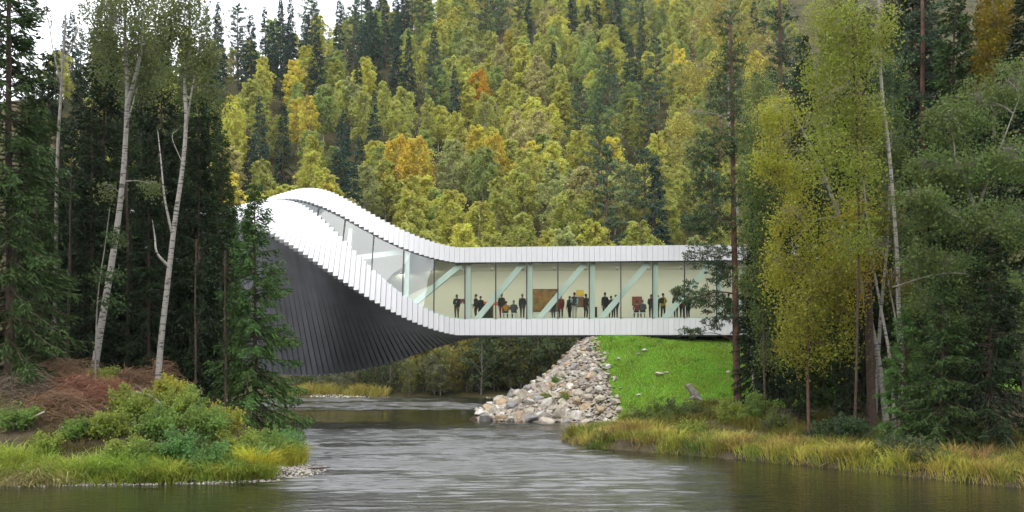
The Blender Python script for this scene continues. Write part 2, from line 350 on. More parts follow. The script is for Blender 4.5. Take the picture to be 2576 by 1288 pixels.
# ------------------------------------------------------------------ the twisting gallery bridge
BW, BC, BU0, BU1, BK, BXO, BA, BB_ = 12.389, 0.545, -4.181, -25.964, 1.332, -1.809, 1.111, -1.084
BZB, BZT = 1.135, 7.945; BH = BZT - BZB; PSI = 0.105
def sect(u):
    """the cross-section at u: turn angle, centre (v, z) and the growth of the upper front edge"""
    t = min(max((BU0 - u) / (BU0 - BU1), 0.0), 1.0)
    s = t ** BK / (t ** BK + (1 - t) ** BK) if 0 < t < 1 else t
    th = s * math.pi / 2
    return th, BW / 2 + BXO * s, EYE + (BZB + BZT) / 2 + BC * s, BA * math.sin(2 * th) ** 2 - BB_ * s
def spt(u, fv, fz, S=None):
    th, cv, cz, g = S or sect(u)
    return np.array([u, cv - (fv * math.cos(th) - fz * math.sin(th)), cz + fv * math.sin(th) + fz * math.cos(th)])
def corners(u):
    S = sect(u); g = S[3]
    return (spt(u, BW / 2 + g, BH / 2, S), spt(u, BW / 2, -BH / 2, S), spt(u, -BW / 2, -BH / 2, S), spt(u, -BW / 2, BH / 2, S), S)
G_U = [-30, -21.5, -19.5, -17.7, -16, -14.2, -12.5, -10.7, -8.9, -7.2, -5.4, -4]
G_LO = [0.79, 0.79, 0.775, 0.705, 0.63, 0.54, 0.445, 0.35, 0.267, 0.215, 0.185, 0.18]
G_HI = [0.82, 0.82, 0.815, 0.78, 0.755, 0.76, 0.77, 0.78, 0.79, 0.805, 0.82, 0.828]
def g_lo(u): return float(np.interp(u, G_U, G_LO))
def g_hi(u): return float(np.interp(u, G_U, G_HI))
def face_pt(u, f, depth=0.0):
    """a point on the front face, f from its lower to its upper edge, set back by depth"""
    FT, FB, _, _, S = corners(u); th = S[0]
    return FB + (FT - FB) * f + depth * np.array([0, math.cos(th), -math.sin(th)])
bld = thing('gallery_building', 'long white twisting gallery bridging the river with a glazed front', 'building', (0, 85, 0), -PSI)
pr_ = rng_(640)
def slab(name, a, b, inward, thick, u0, u1, mat, parent=bld):
    """a flat board between the lines a and b of one slice, from u0 to u1"""
    i = inward * thick
    q = [a, b, b + i, a + i]
    V = [np.array([u0, p[1], p[2]]) for p in q] + [np.array([u1, p[1], p[2]]) for p in q]
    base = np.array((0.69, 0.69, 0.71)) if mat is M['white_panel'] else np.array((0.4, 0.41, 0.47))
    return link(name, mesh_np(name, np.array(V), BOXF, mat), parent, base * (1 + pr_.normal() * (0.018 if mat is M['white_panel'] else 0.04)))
SW = 0.4016; U_REF = 1.13; I0, I1 = -83, 56
for i in range(I0, I1):
    uc = U_REF + (i + 0.5) * SW; u0, u1 = uc - SW / 2 + 0.007, uc + SW / 2 - 0.007
    FT, FB, BBp, BT, S = corners(uc); th = S[0]
    inw = np.array([0, math.cos(th), -math.sin(th)]); upw = unit(FT - FB)
    lo, hi = g_lo(uc), g_hi(uc)
    slab('fascia_panel', FB - upw * 0.0, FB + (FT - FB) * lo, inw, 0.3, u0, u1, M['white_panel'])
    slab('parapet_panel', FB + (FT - FB) * hi, FT, inw, 0.3, u0, u1, M['white_panel'])
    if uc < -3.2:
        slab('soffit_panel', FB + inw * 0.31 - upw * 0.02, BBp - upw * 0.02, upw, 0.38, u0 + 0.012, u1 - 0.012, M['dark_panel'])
def loft(name, fa, fb_, us, mat, parent=bld, thick=None, seg=1, smooth=True):
    """a ruled sheet between the lines fa(u) and fb_(u); with thick a closed slab"""
    A = np.array([fa(u) for u in us]); B = np.array([fb_(u) for u in us]); n = len(us); acc = Acc()
    V = np.concatenate([A + (B - A) * k / seg for k in range(seg + 1)]); Fq = []
    i = np.arange(n - 1)
    for k in range(seg): Fq.append(np.stack([i + k * n, i + 1 + k * n, i + 1 + (k + 1) * n, i + (k + 1) * n], 1))
    return link(name, mesh_np(name, V, np.concatenate(Fq), mat, smooth), parent)
UL, UR = U_REF + I0 * SW, U_REF + I1 * SW
us_all = np.linspace(UL, UR, 150)
def off(fv, fz):
    return lambda u: spt(u, fv, fz)
# closed underside of the straight half, roof, back and the two ends
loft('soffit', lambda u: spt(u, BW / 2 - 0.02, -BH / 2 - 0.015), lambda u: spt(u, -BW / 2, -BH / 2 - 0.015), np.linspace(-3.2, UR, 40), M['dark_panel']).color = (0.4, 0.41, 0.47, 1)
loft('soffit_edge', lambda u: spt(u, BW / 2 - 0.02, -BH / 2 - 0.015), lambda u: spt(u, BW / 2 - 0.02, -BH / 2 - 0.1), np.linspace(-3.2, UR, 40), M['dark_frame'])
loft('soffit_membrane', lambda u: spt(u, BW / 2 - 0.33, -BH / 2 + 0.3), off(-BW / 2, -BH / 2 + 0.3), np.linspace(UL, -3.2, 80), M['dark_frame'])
loft('roof', lambda u: spt(u, BW / 2 + sect(u)[3] - 0.3, BH / 2 - 0.02), off(-BW / 2, BH / 2 - 0.02), us_all, M['shell'])
loft('rear_wall', off(-BW / 2, BH / 2), off(-BW / 2, -BH / 2), us_all, M['shell'])
for ue in (UL, UR):
    FT, FB, BBp, BT, S = corners(ue)
    link('end_wall', mesh_np('end_wall', np.array([FT, FB, BBp, BT]), np.array([[0, 1, 2, 3]]), M['shell']), bld)
# the rooms inside
zf, zc_ = -BH / 2 + 0.197 * BH, BH / 2 - 0.150 * BH
loft('floor', off(BW / 2 - 0.32, zf), off(-BW / 2 + 0.5, zf), us_all, M['floor_gallery'])
loft('ceiling', lambda u: spt(u, BW / 2 - 0.36 + 0.7 * sect(u)[3], zc_), off(-BW / 2 + 0.5, zc_), us_all, M['wall_cream'])
loft('inner_wall', off(-BW / 2 + 0.5, zc_), off(-BW / 2 + 0.5, zf), us_all, M['wall_cream'])
# glazing
BAY = 6 * SW
for k in range(-9, 9):
    ua, ub = U_REF + k * BAY, U_REF + (k + 1) * BAY
    if ub > UR: ub = UR
    us = np.linspace(ua + 0.02, ub - 0.02, 9)
    loft('glass_pane', lambda u: face_pt(u, g_lo(u) - 0.01, 0.16), lambda u: face_pt(u, g_hi(u) + 0.01, 0.16), us, M['glass'], seg=3)
def bar(name, p, q, w, d, mat, nrm, parent=bld):
    """a square bar from p to q; w across, d along nrm"""
    ax = unit(q - p); n = unit(nrm - ax * np.dot(nrm, ax)); s = np.cross(ax, n)
    V = []
    for e in (p, q): V += [e - s * w / 2 - n * d / 2, e + s * w / 2 - n * d / 2, e + s * w / 2 + n * d / 2, e - s * w / 2 + n * d / 2]
    return link(name, mesh_np(name, np.array(V), BOXF, mat), parent)
for k in range(-8, 9):
    u = U_REF + k * BAY; th = sect(u)[0]; nrm = np.array([0, math.cos(th), -math.sin(th)])
    bar('mullion', face_pt(u, g_lo(u) - 0.012, 0.13), face_pt(u, g_hi(u) + 0.012, 0.13), 0.085, 0.12, M['dark_frame'], nrm)
us_g = np.linspace(-20, UR, 120)
loft('head_rail', lambda u: face_pt(u, g_hi(u) - 0.014, 0.1), lambda u: face_pt(u, g_hi(u) + 0.02, 0.1), us_g, M['dark_frame'])
loft('sill_beam', lambda u: face_pt(u, g_lo(u) - 0.03, 0.3), lambda u: face_pt(u, g_lo(u) + 0.014, 0.3), us_g, M['steel_white'])
loft('sill_top', lambda u: face_pt(u, g_lo(u) + 0.014, 0.3), lambda u: face_pt(u, g_lo(u) + 0.014, 0.75), us_g, M['steel_white'])
def braces(k, faint=False):
    uc = U_REF + k * BAY + 0.24; dp = 0.6 if k > -5 else 1.3
    th = sect(uc)[0]; nrm = np.array([0, math.cos(th), -math.sin(th)])
    bar('column', face_pt(uc, g_lo(uc) - 0.01, dp), face_pt(uc, g_hi(uc) + 0.01, dp), 0.34, 0.34, M['steel_white'], nrm)
    ua, ub = uc + 0.62, uc + 4.3
    if ub < UR:
        thm = sect((ua + ub) / 2)[0]
        bar('brace', face_pt(ua, g_lo(ua) + 0.0, dp + 0.02), face_pt(ub, g_hi(ub) - 0.005, dp + 0.02), 0.44, 0.34, M['steel_white'], np.array([0, math.cos(thm), -math.sin(thm)]))
for k in range(-6, 9, 2): braces(k)
# ceiling track lamps: lit
FLOOR_Z = EYE + (BZB + BZT) / 2 + zf; CEIL_Z = EYE + (BZB + BZT) / 2 + zc_; WALL_V = BW - 0.5
M['lamp_lens'], N_, L_, b_ = new_mat('lamp lens'); b_.inputs['Emission Color'].default_value = (1, 0.9, 0.72, 1); b_.inputs['Emission Strength'].default_value = 12
def to_world(u, v, z): return Vector((u * math.cos(PSI) + v * math.sin(PSI), 85 - u * math.sin(PSI) + v * math.cos(PSI), z))
lamp_n = 0
ORD = ['first', 'second', 'third', 'fourth', 'fifth', 'sixth', 'seventh', 'eighth', 'ninth', 'tenth', 'eleventh', 'twelfth', 'thirteenth', 'fourteenth']
for k, u in enumerate(np.arange(-10.2, 21.0, 2.6)):
    acc = Acc(); p = np.array([0, 0, 0.0])
    lo_ = thing('track_lamp', f'small round ceiling lamp of the gallery, {ORD[k]} from the twist', 'lamp', to_world(*spt(u, -0.6, zc_)), -PSI, 'lamps on the gallery ceiling')
    tube(acc, [(0, 0, -0.01), (0, 0, -0.12)], 0.02, 6); tube(acc, [(0, 0, -0.12), (0, 0.05, -0.2), (0, 0.12, -0.3)], [0.06, 0.07, 0.075], 8)
    link('housing', mesh_acc('housing', acc, M['bench_white']), lo_)
    a = np.arange(8) * math.pi / 4; c = np.array([0, 0.115, -0.29])
    lens = np.c_[0.06 * np.cos(a), c[1] + 0.05 * np.sin(a), c[2] + 0.035 * np.sin(a)]
    link('lens', mesh_np('lens', lens, np.array([[0, 1, 2, 3], [0, 3, 4, 5], [0, 5, 6, 7]]), M['lamp_lens']), lo_)
    ld = bpy.data.lights.new('lamp_light', 'SPOT'); ld.energy = 230; ld.color = (1.0, 0.93, 0.78); ld.spot_size = math.radians(125); ld.spot_blend = 0.9; ld.shadow_soft_size = 0.08
    l_ = bpy.data.objects.new('lamp_light', ld); COL.objects.link(l_); l_.parent = lo_; l_.location = (0, 0.16, -0.36)
    l_.rotation_euler = Vector((0, 0.9, -0.75)).to_track_quat('-Z', 'Y').to_euler()

# things hung and stood in the gallery
def paint_mat(name, cols, scale):
    m, N, Lk, b = new_mat(name)
    tc = N.new('ShaderNodeTexCoord'); no = N.new('ShaderNodeTexNoise'); no.inputs['Scale'].default_value = scale; no.inputs['Detail'].default_value = 4; no.inputs['Distortion'].default_value = 1.2
    ra = N.new('ShaderNodeValToRGB'); els = ra.color_ramp.elements
    while len(els) < len(cols): els.new(0.5)
    for e, c, p in zip(els, cols, np.linspace(0.3, 0.7, len(cols))): e.position = p; e.color = (*c, 1)
    Lk.new(tc.outputs['Object'], no.inputs['Vector']); Lk.new(no.outputs['Fac'], ra.inputs[0]); Lk.new(ra.outputs[0], b.inputs['Base Color'])
    b.inputs['Roughness'].default_value = 0.6
    return m
def art(px0, px1, py0, py1, cols, label, name='painting', scale=2.0, v=None, frame=(0.06, 0.04, 0.02)):
    v = WALL_V - 0.03 if v is None else v
    # px -> u on the plane v
    def u_of(px):
        t = (px - 1288) / F_PX; c, s = math.cos(PSI), math.sin(PSI)
        return (t * (85 + v * c) - v * s) / (c + t * s)
    ua, ub = u_of(px0), u_of(px1); Yd = to_world((ua + ub) / 2, v, 0).y
    z0, z1 = EYE + (HOR - py1) * Yd / F_PX, EYE + (HOR - py0) * Yd / F_PX
    cw, ch = (ub - ua) / 2, (z1 - z0) / 2
    t = thing(name, label, 'painting', to_world((ua + ub) / 2, v, (z0 + z1) / 2), -PSI)
    link('canvas', box_mesh('canvas', (-cw + 0.03, cw - 0.03, -0.03, 0.0, -ch + 0.03, ch - 0.03), paint_mat('canvas paint', cols, scale)), t)
    fm = pmat('picture frame', frame, 0.5)
    for b in ((-cw, cw, -0.05, 0, ch - 0.03, ch), (-cw, cw, -0.05, 0, -ch, -ch + 0.03), (-cw, -cw + 0.03, -0.05, 0, -ch + 0.03, ch - 0.03), (cw - 0.03, cw, -0.05, 0, -ch + 0.03, ch - 0.03)):
        link('frame_side', box_mesh('frame_side', b, fm), t)
    return t
art(1337, 1402, 727, 784, [(0.05, 0.06, 0.03), (0.2, 0.07, 0.02), (0.3, 0.16, 0.03), (0.12, 0.1, 0.03), (0.22, 0.05, 0.02)], 'large brown and gold painting on the gallery wall', scale=1.3)
art(1096, 1111, 753, 765, [(0.1, 0.02, 0.01), (0.4, 0.25, 0.1), (0.08, 0.04, 0.02)], 'small dark picture hung alone nearest the twist', scale=6)
art(1155, 1170, 752, 764, [(0.25, 0.02, 0.02), (0.12, 0.02, 0.02), (0.3, 0.08, 0.04)], 'small dark red picture beside the man with the lanyard', scale=5)
art(1208, 1266, 759, 768, [(0.8, 0.1, 0.03), (0.85, 0.14, 0.05)], 'narrow bright orange strip picture on the wall', scale=1, frame=(0.7, 0.1, 0.04))
art(1450, 1468, 730, 745, [(0.7, 0.42, 0.01), (0.75, 0.5, 0.02), (0.6, 0.35, 0.02)], 'small bright yellow picture above a red one', scale=3, frame=(0.5, 0.3, 0.02))
art(1449, 1469, 747, 772, [(0.2, 0.04, 0.02), (0.1, 0.03, 0.03), (0.25, 0.1, 0.05)], 'dark red picture below the small yellow one', scale=3)
art(1590, 1615, 746, 769, [(0.25, 0.03, 0.02), (0.15, 0.02, 0.02), (0.3, 0.07, 0.03)], 'dark red picture behind the seated pair', scale=3)
def px_u(px, v):
    t = (px - 1288) / F_PX; c, s = math.cos(PSI), math.sin(PSI)
    return (t * (85 + v * c) - v * s) / (c + t * s)
def bench(px0, px1, v, label):
    ua, ub = px_u(px0, v), px_u(px1, v); w = (ub - ua) / 2; hh = 0.44
    t = thing('gallery_bench', label, 'bench', to_world((ua + ub) / 2, v, FLOOR_Z), -PSI, 'white gallery benches')
    link('seat', box_mesh('seat', (-w, w, -0.22, 0.22, hh - 0.05, hh), M['bench_white']), t)
    for sx in (-1, 1):
        for sy in (-1, 1):
            x, y = sx * (w - 0.04), sy * 0.18
            link('leg', box_mesh('leg', (x - 0.035, x + 0.035, y - 0.035, y + 0.035, 0.0, hh - 0.05), M['bench_white']), t)
bench(1264, 1301, 2.4, 'white bench under the orange and grey jackets')
bench(1588, 1625, 2.4, 'white bench under the red and teal jackets')
def plinth(px, v, w, h, label):
    t = thing('display_plinth', label, 'plinth', to_world(px_u(px, v), v, FLOOR_Z), -PSI)
    link('body', box_mesh('body', (-w, w, -w, w, 0.06, h), M['black']), t)
    link('foot', box_mesh('foot', (-w + 0.04, w - 0.04, -w + 0.04, w - 0.04, 0, 0.06), M['dark_frame']), t)
    link('cap', box_mesh('cap', (-w - 0.015, w + 0.015, -w - 0.015, w + 0.015, h, h + 0.03), M['dark_frame']), t)
plinth(1224, 5.0, 0.5, 1.25, 'black display plinth beyond the first white diagonal brace')
plinth(1494, 6.0, 0.26, 1.0, 'narrow black plinth just past the third white column')

# ------------------------------------------------------------------ tree makers (trunk with limbs, crown)
def broadleaf(seed, h, R, cb, nb, nsec, nleaf, lsz, r0, droop=0.5, up=50, pointed=0.8, secr=0.0, lean=0.03, strand=0.6):
    """autumn birch or aspen: stem, rising limbs, hanging twigs set with leaf faces"""
    r = rng_(seed); tr, cr = Acc(), Acc()
    n = 9; zz = np.linspace(0, h * 0.97, n)
    wob = np.cumsum(r.normal(size=(n, 2)) * lean * h / n, axis=0); wob -= wob[0]
    path = np.c_[wob, zz]; tube(tr, path, r0 * (1 - zz / h) ** 0.8 + 0.02, 6)
    az = r.rand() * 6.28
    for i in range(nb):
        tau = (i + r.rand()) / nb; t = cb + (0.97 - cb) * tau
        o = np.array([np.interp(t * h, zz, path[:, 0]), np.interp(t * h, zz, path[:, 1]), t * h])
        prof = math.sin(math.pi * (0.16 + 0.76 * tau ** (pointed + 0.45))) ** 0.7
        Lb = R * prof * r.uniform(0.65, 1.15); az += 2.4 + r.normal() * 0.35
        e = math.radians(up + 25 * tau + r.normal() * 8)
        s = np.linspace(0, 1, 5)
        d = np.array([math.cos(az), math.sin(az)])
        rr = Lb * (s * math.cos(e) ** 0.5)
        pz = Lb * (math.sin(e) * s - droop * s ** 2.2)
        bp = o + np.c_[rr * d[0], rr * d[1], pz]
        tube(tr, bp, (0.35 * r0 * (1 - t) + 0.015) * (1 - 0.8 * s), 4)
        for j in range(nsec):
            q = r.uniform(0.25, 1.0); so = np.array([np.interp(q, s, bp[:, c]) for c in range(3)])
            a2 = az + r.normal() * 1.0; l2 = Lb * r.uniform(0.18, 0.4)
            sd = np.array([math.cos(a2), math.sin(a2), r.normal() * 0.35]); m = max(2, int(nleaf * r.uniform(0.6, 1.4)))
            u = r.rand(m)[:, None]
            C = so + sd * l2 * u + np.array([0, 0, -1.0]) * (l2 * strand * u ** 1.6 * r.uniform(0.5, 1.6)) + r.normal(size=(m, 3)) * (0.1 * l2 + 0.06)
            leaves(cr, C, lsz * r.uniform(0.6, 1.3, m), lsz * 0.7 * r.uniform(0.6, 1.3, m), r)
            if secr > 0: tube(tr, so + np.c_[np.array([0, 0.5, 1])[:, None] * sd * l2] + np.array([[0, 0, 0], [0, 0, -0.15 * l2 * strand], [0, 0, -0.7 * l2 * strand]]), [secr, secr * 0.7, secr * 0.3], 3)
    return tr, cr

def spruce(seed, h, R, cb, step, dens, wid, r0, twl=0.5, sag=0.4, dead=0.0, nwh=5, jag=0.25):
    """spruce: whorls of sagging boughs hung with needle sprays"""
    r = rng_(seed); tr, cr = Acc(), Acc()
    zz = np.linspace(0, h, 10); wob = np.cumsum(r.normal(size=(10, 2)) * 0.012 * h / 10, axis=0)
    path = np.c_[wob, zz]; tube(tr, path, r0 * (1 - zz / h) ** 0.9 + 0.012, 7)
    z = cb * h
    while z < h * 0.985:
        tau = (z - cb * h) / (h * (1 - cb)); nbr = max(3, int(round(nwh * r.uniform(0.7, 1.2))))
        for b in range(nbr):
            az = r.rand() * 6.28
            Lb = R * (1 - tau) ** 0.78 * min(1.0, 0.62 + tau * 3.2) * r.uniform(1 - jag * 1.6, 1 + jag * 0.5) + 0.12
            o = np.array([np.interp(z, zz, path[:, 0]), np.interp(z, zz, path[:, 1]), z + r.normal() * 0.08])
            el = math.radians(-16 + 52 * tau + r.normal() * 6); s = np.linspace(0, 1, 6)
            d = np.array([math.cos(az), math.sin(az)])
            pz = Lb * (math.tan(el) * s - sag * (1 - tau) * s ** 1.7 + 0.5 * sag * (1 - tau) * s ** 4)
            bp = o + np.c_[Lb * s * d[0], Lb * s * d[1], pz]
            tube(tr, bp, (0.012 + 0.016 * Lb) * (1 - 0.85 * s), 3)
            m = int(Lb * dens * r.uniform(0.75, 1.25)) + 3
            q = r.uniform(0.1, 1.0, m) ** 0.75
            C = np.stack([np.interp(q, s, bp[:, c]) for c in range(3)], 1)
            side = np.where(r.rand(m) < 0.5, -1, 1)
            out = np.array([d[0], d[1], math.tan(el) * 0.4]); lat = np.array([-d[1], d[0], 0.0])
            D = out * r.uniform(0.3, 0.9, m)[:, None] + lat * (side * r.uniform(0.1, 0.9, m))[:, None] + np.array([0, 0, -1.0]) * r.uniform(0.1, 1.0, m)[:, None] * (1 - 0.5 * tau)
            D = unit(D); l = (twl * (0.45 + 0.75 * (1 - q)) * min(1.0, 0.35 + 0.4 * Lb) * r.uniform(0.6, 1.3, m))
            for k in range(3):
                Ck = C + D * (l * (k + 0.5) / 3)[:, None] + np.array([0, 0, -0.06]) * (k * l)[:, None] * 2 + r.normal(size=(m, 3)) * 0.025
                leaves(cr, Ck, l * 0.62, wid * r.uniform(0.6, 1.3, m), r, D + r.normal(size=(m, 3)) * 0.25)
        z += step * r.uniform(0.7, 1.3) * (1 - 0.35 * tau)
    zd = 0.06 * h
    while dead > 0 and zd < cb * h:
        az = r.rand() * 6.28; Lb = R * r.uniform(0.3, 0.75); s = np.linspace(0, 1, 4)
        tube(tr, np.array([path[0, 0], path[0, 1], zd]) + np.c_[Lb * s * math.cos(az), Lb * s * math.sin(az), -0.3 * Lb * s ** 1.5], 0.02 * (1 - 0.8 * s), 3)
        zd += r.exponential(dead)
    return tr, cr

def needle_tuft(cr, C, rad, n, L, W, r, up=0.3):
    """needle tufts of a pine bough"""
    D = unit(r.normal(size=(n, 3)) + np.array([0, 0, up])); rr = rad * r.uniform(0.1, 1, n) ** 0.5
    leaves(cr, C + D * rr[:, None] * np.array([1, 1, 0.6]), L * r.uniform(0.7, 1.3, n), W, r, D + r.normal(size=(n, 3)) * 0.5)
def pine(seed, h, R, cb, nb, ntuft, n, L, W, r0, boughs_low=False):
    r = rng_(seed); tr, cr = Acc(), Acc()
    zz = np.linspace(0, h * 0.98, 10); wob = np.cumsum(r.normal(size=(10, 2)) * 0.018 * h / 10, axis=0); path = np.c_[wob, zz]
    tube(tr, path, r0 * (1 - zz / h) ** 0.7 + 0.02, 8)
    az = 0
    for i in range(nb):
        tau = (i + r.rand()) / nb; t = cb + (0.98 - cb) * tau; az += 2.4 + r.normal() * 0.3
        Lb = R * (math.sin(math.pi * (0.25 + 0.72 * tau)) ** 0.8) * r.uniform(0.55, 1.15)
        o = np.array([np.interp(t * h, zz, path[:, 0]), np.interp(t * h, zz, path[:, 1]), t * h]); s = np.linspace(0, 1, 5)
        el = math.radians(5 + 40 * tau + r.normal() * 8)
        bp = o + np.c_[Lb * s * math.cos(az), Lb * s * math.sin(az), Lb * (math.tan(el) * s - 0.25 * s ** 2 + 0.28 * s ** 3)]
        tube(tr, bp, (0.02 + 0.018 * Lb) * (1 - 0.75 * s), 4)
        for j in range(ntuft):
            q = r.uniform(0.3, 1.05); C = np.array([np.interp(q, s, bp[:, c]) for c in range(3)]) + r.normal(size=3) * np.array([0.16, 0.16, 0.06]) * Lb * q
            needle_tuft(cr, C, 0.2 + 0.12 * Lb, n, L, W, r)
    return tr, cr

def protos(name, maker, specs, bark, leafm):
    out = []
    for sp in specs:
        t, c = maker(*sp[0], **sp[1]); out.append((mesh_acc(name + '_trunk', t, bark, True), mesh_acc(name + '_crown', c, leafm)))
    return out
def plant(name, pr, loc, rz, sc, color, label, cat, group=None, tilt=(0, 0)):
    o = thing(name, label, cat, loc, rz, group); o.scale = (sc[0], sc[0], sc[1]) if isinstance(sc, tuple) else (sc, sc, sc)
    o.rotation_euler = (tilt[0], tilt[1], rz)
    link('trunk', pr[0], o); link('crown', pr[1], o, color)
    return o

# ------------------------------------------------------------------ the wooded hillside
PR = {}
HB = [(3.2, 0.24, 0.6, 0.62, 1.1), (3.5, 0.2, 0.7, 0.7, 1.2), (2.7, 0.28, 0.5, 0.75, 1.0), (3.7, 0.24, 0.65, 0.6, 1.3), (3.0, 0.16, 0.6, 0.55, 1.1), (3.3, 0.34, 0.6, 0.65, 1.2), (2.5, 0.24, 0.5, 0.6, 1.2), (3.5, 0.16, 0.7, 0.8, 1.0)]
PR['birch_tree'] = protos('hill_birch', broadleaf, [((11 + i, 14.0, R, cb, 44, 13, 15, 0.36, 0.12), dict(droop=dr, pointed=pt, strand=st, up=42)) for i, (R, cb, dr, pt, st) in enumerate(HB)], M['bark_hill'], M['leaf'])
PR['aspen_tree'] = protos('hill_aspen', broadleaf, [((71 + i, 14.5, R, cb, 36, 14, 15, 0.36, 0.13), dict(droop=dr * 0.6, pointed=0.55, strand=0.5, up=50, lean=0.05)) for i, (R, cb, dr, pt, st) in enumerate(HB[:5])], M['bark_hill'], M['leaf'])
PR['spruce_tree'] = protos('hill_spruce', spruce, [((31 + i, 16.0, R, cb, 0.55, 7, 0.2, 0.16), dict(twl=0.75, sag=0.35)) for i, (R, cb) in enumerate([(2.2, 0.06), (1.8, 0.1), (2.6, 0.04)])], M['bark_spruce'], M['needle'])
PR['pine_tree'] = protos('hill_pine', pine, [((41 + i, 17.0, R, cb, 34, 7, 16, 0.4, 0.13, 0.2), {}) for i, (R, cb) in enumerate([(3.0, 0.4), (2.6, 0.3), (3.3, 0.48)])], M['bark_pine'], M['needle'])
BIRCH_COL = {'olive green': (0.4, 0.425, 0.11), 'yellow-green': (0.52, 0.52, 0.11), 'dull green': (0.29, 0.36, 0.11), 'golden yellow': (0.62, 0.55, 0.1), 'brownish tan': (0.44, 0.41, 0.18), 'grey-green': (0.35, 0.38, 0.15)}
hr = rng_(77)
COLS = [(510, 'beyond the birch grove'), (640, 'over the bright spruce'), (760, 'over the first twist'), (880, 'over the twist crest'), (1010, 'over the sloping roof'), (1160, 'over the roof bend'), (1330, 'over the first bays'), (1500, 'over the middle bays'), (1680, 'over the last bays'), (9999, 'behind the bank pine')]
ROWS = [(40, 'on the skyline'), (130, 'high up'), (240, 'in the upper wood'), (350, 'in the lower wood'), (460, 'low down'), (9999, 'at the roofline')]
def zone(v, table): return next(n for lim, n in table if v < lim)
cand = []
yv = 127.0
while yv < 335:
    stp = 5.9 + (yv - 127) * 0.002
    x0, x1 = GX(150, yv), GX(1990, yv)
    xv = x0 + hr.rand() * stp
    while xv < x1:
        X, Y = xv + hr.normal() * 1.2, yv + hr.normal() * 1.4
        cand.append((X, Y)); xv += stp * hr.uniform(0.85, 1.3)
    yv += stp * 0.95
cand = np.array(cand); cz_ = base_h(cand[:, 0], cand[:, 1])
hill = []
for (X, Y), z in zip(cand, cz_):
    px, sc = 1288 + F_PX * X / Y, F_PX / Y
    pyt, pyb = HOR - (z + 13.5 - EYE) * sc, HOR - (z - EYE) * sc
    if pyb < 12 or z < 1.5 or (px > 1850 and hr.rand() < 0.3) or (px < 510 and (pyt > 300 or hr.rand() < 0.3)): continue
    roof = 620 if px > 1150 else (np.interp(px, [560, 700, 790, 900, 1000, 1150], [520, 495, 480, 510, 565, 620]) if px > 560 else 900)
    if pyt > roof - 6 and px < 1950: continue
    hill.append((X, Y, z, px, pyt))
plan = []
for X, Y, z, px, pyt in hill:
    r = hr.rand()
    f_spr = 0.62 if pyt < 70 and px < 800 else 0.3 if pyt < 130 and px < 1000 else 0.1 if px < 1150 else 0.05
    f_pin = 0.36 if (px > 1480 and 150 < pyt < 560 and hr.rand() < 0.55) else 0.03
    big = 1.15 if pyt > 330 else 1.0
    if r < f_spr:
        plan.append(('spruce_tree', 'dark spruce', hr.randint(3), np.array([(0.035, 0.075, 0.05), (0.045, 0.08, 0.042), (0.03, 0.06, 0.04)][hr.randint(3)]), (hr.uniform(0.8, 1.15) * big, hr.uniform(0.75, 1.1) * big), X, Y, z, px, pyt))
    elif r < f_spr + f_pin:
        plan.append(('pine_tree', 'blue-green pine', hr.randint(3), np.array((0.085, 0.13, 0.06)) * hr.uniform(0.8, 1.2), (hr.uniform(0.85, 1.1) * big,) * 2, X, Y, z, px, pyt))
    else:
        nm = ['olive green', 'yellow-green', 'dull green', 'golden yellow', 'brownish tan', 'grey-green'][np.searchsorted(np.cumsum([0.42, 0.26, 0.15, 0.035, 0.06]), hr.rand())]
        if pyt > 430 and nm in ('golden yellow', 'dull green') and hr.rand() < 0.6: nm = 'yellow-green'
        sp_ = 'aspen' if nm in ('golden yellow', 'brownish tan', 'grey-green') or hr.rand() < 0.22 else 'birch'
        plan.append((sp_ + '_tree', nm + ' ' + sp_, hr.randint(5), np.array(BIRCH_COL[nm]) * np.array((1.1, 1.08, 1.0)) * hr.uniform(0.8, 1.15), (hr.uniform(0.7, 1.02) * big, hr.uniform(0.58, 0.84) * big), X, Y, z, px, pyt))
zones = {}
for q in plan: zones.setdefault((q[1], zone(q[9], ROWS), zone(q[8], COLS)), []).append(q)
NTH = ['first', 'second', 'third', 'fourth', 'fifth', 'sixth', 'seventh', 'eighth', 'ninth', 'tenth', 'eleventh', 'twelfth', 'thirteenth', 'fourteenth', 'fifteenth', 'sixteenth', 'seventeenth', 'eighteenth', 'nineteenth', 'twentieth']
for (nm, row, col), qs in zones.items():
    qs.sort(key=lambda q: q[8])
    for i, q in enumerate(qs):
        lab = f'{nm} {row} {col}' + ('' if len(qs) == 1 else f', {NTH[min(i, 19)]} from left')
        plant(q[0], PR[q[0]][q[2]], (q[5], q[6], q[7] - 0.2), hr.rand() * 6.28, q[4], q[3], lab, 'tree', {'b': 'birches', 's': 'spruces', 'p': 'pines', 'a': 'aspens'}[q[0][0]] + ' on the hillside')
print('hill trees', len(plan), {k: sum(q[0] == k for q in plan) for k in PR})
def hill_at(px, py_top, hgt):
    """where on the slope a tree of that height has its top at (px, py_top)"""
    Y = np.linspace(128, 330, 300); X = (px - 1288) * Y / F_PX; z = base_h(X, Y)
    i = int(np.argmin(abs(HOR - (z + hgt - EYE) * F_PX / Y - py_top))); return X[i], Y[i], z[i]
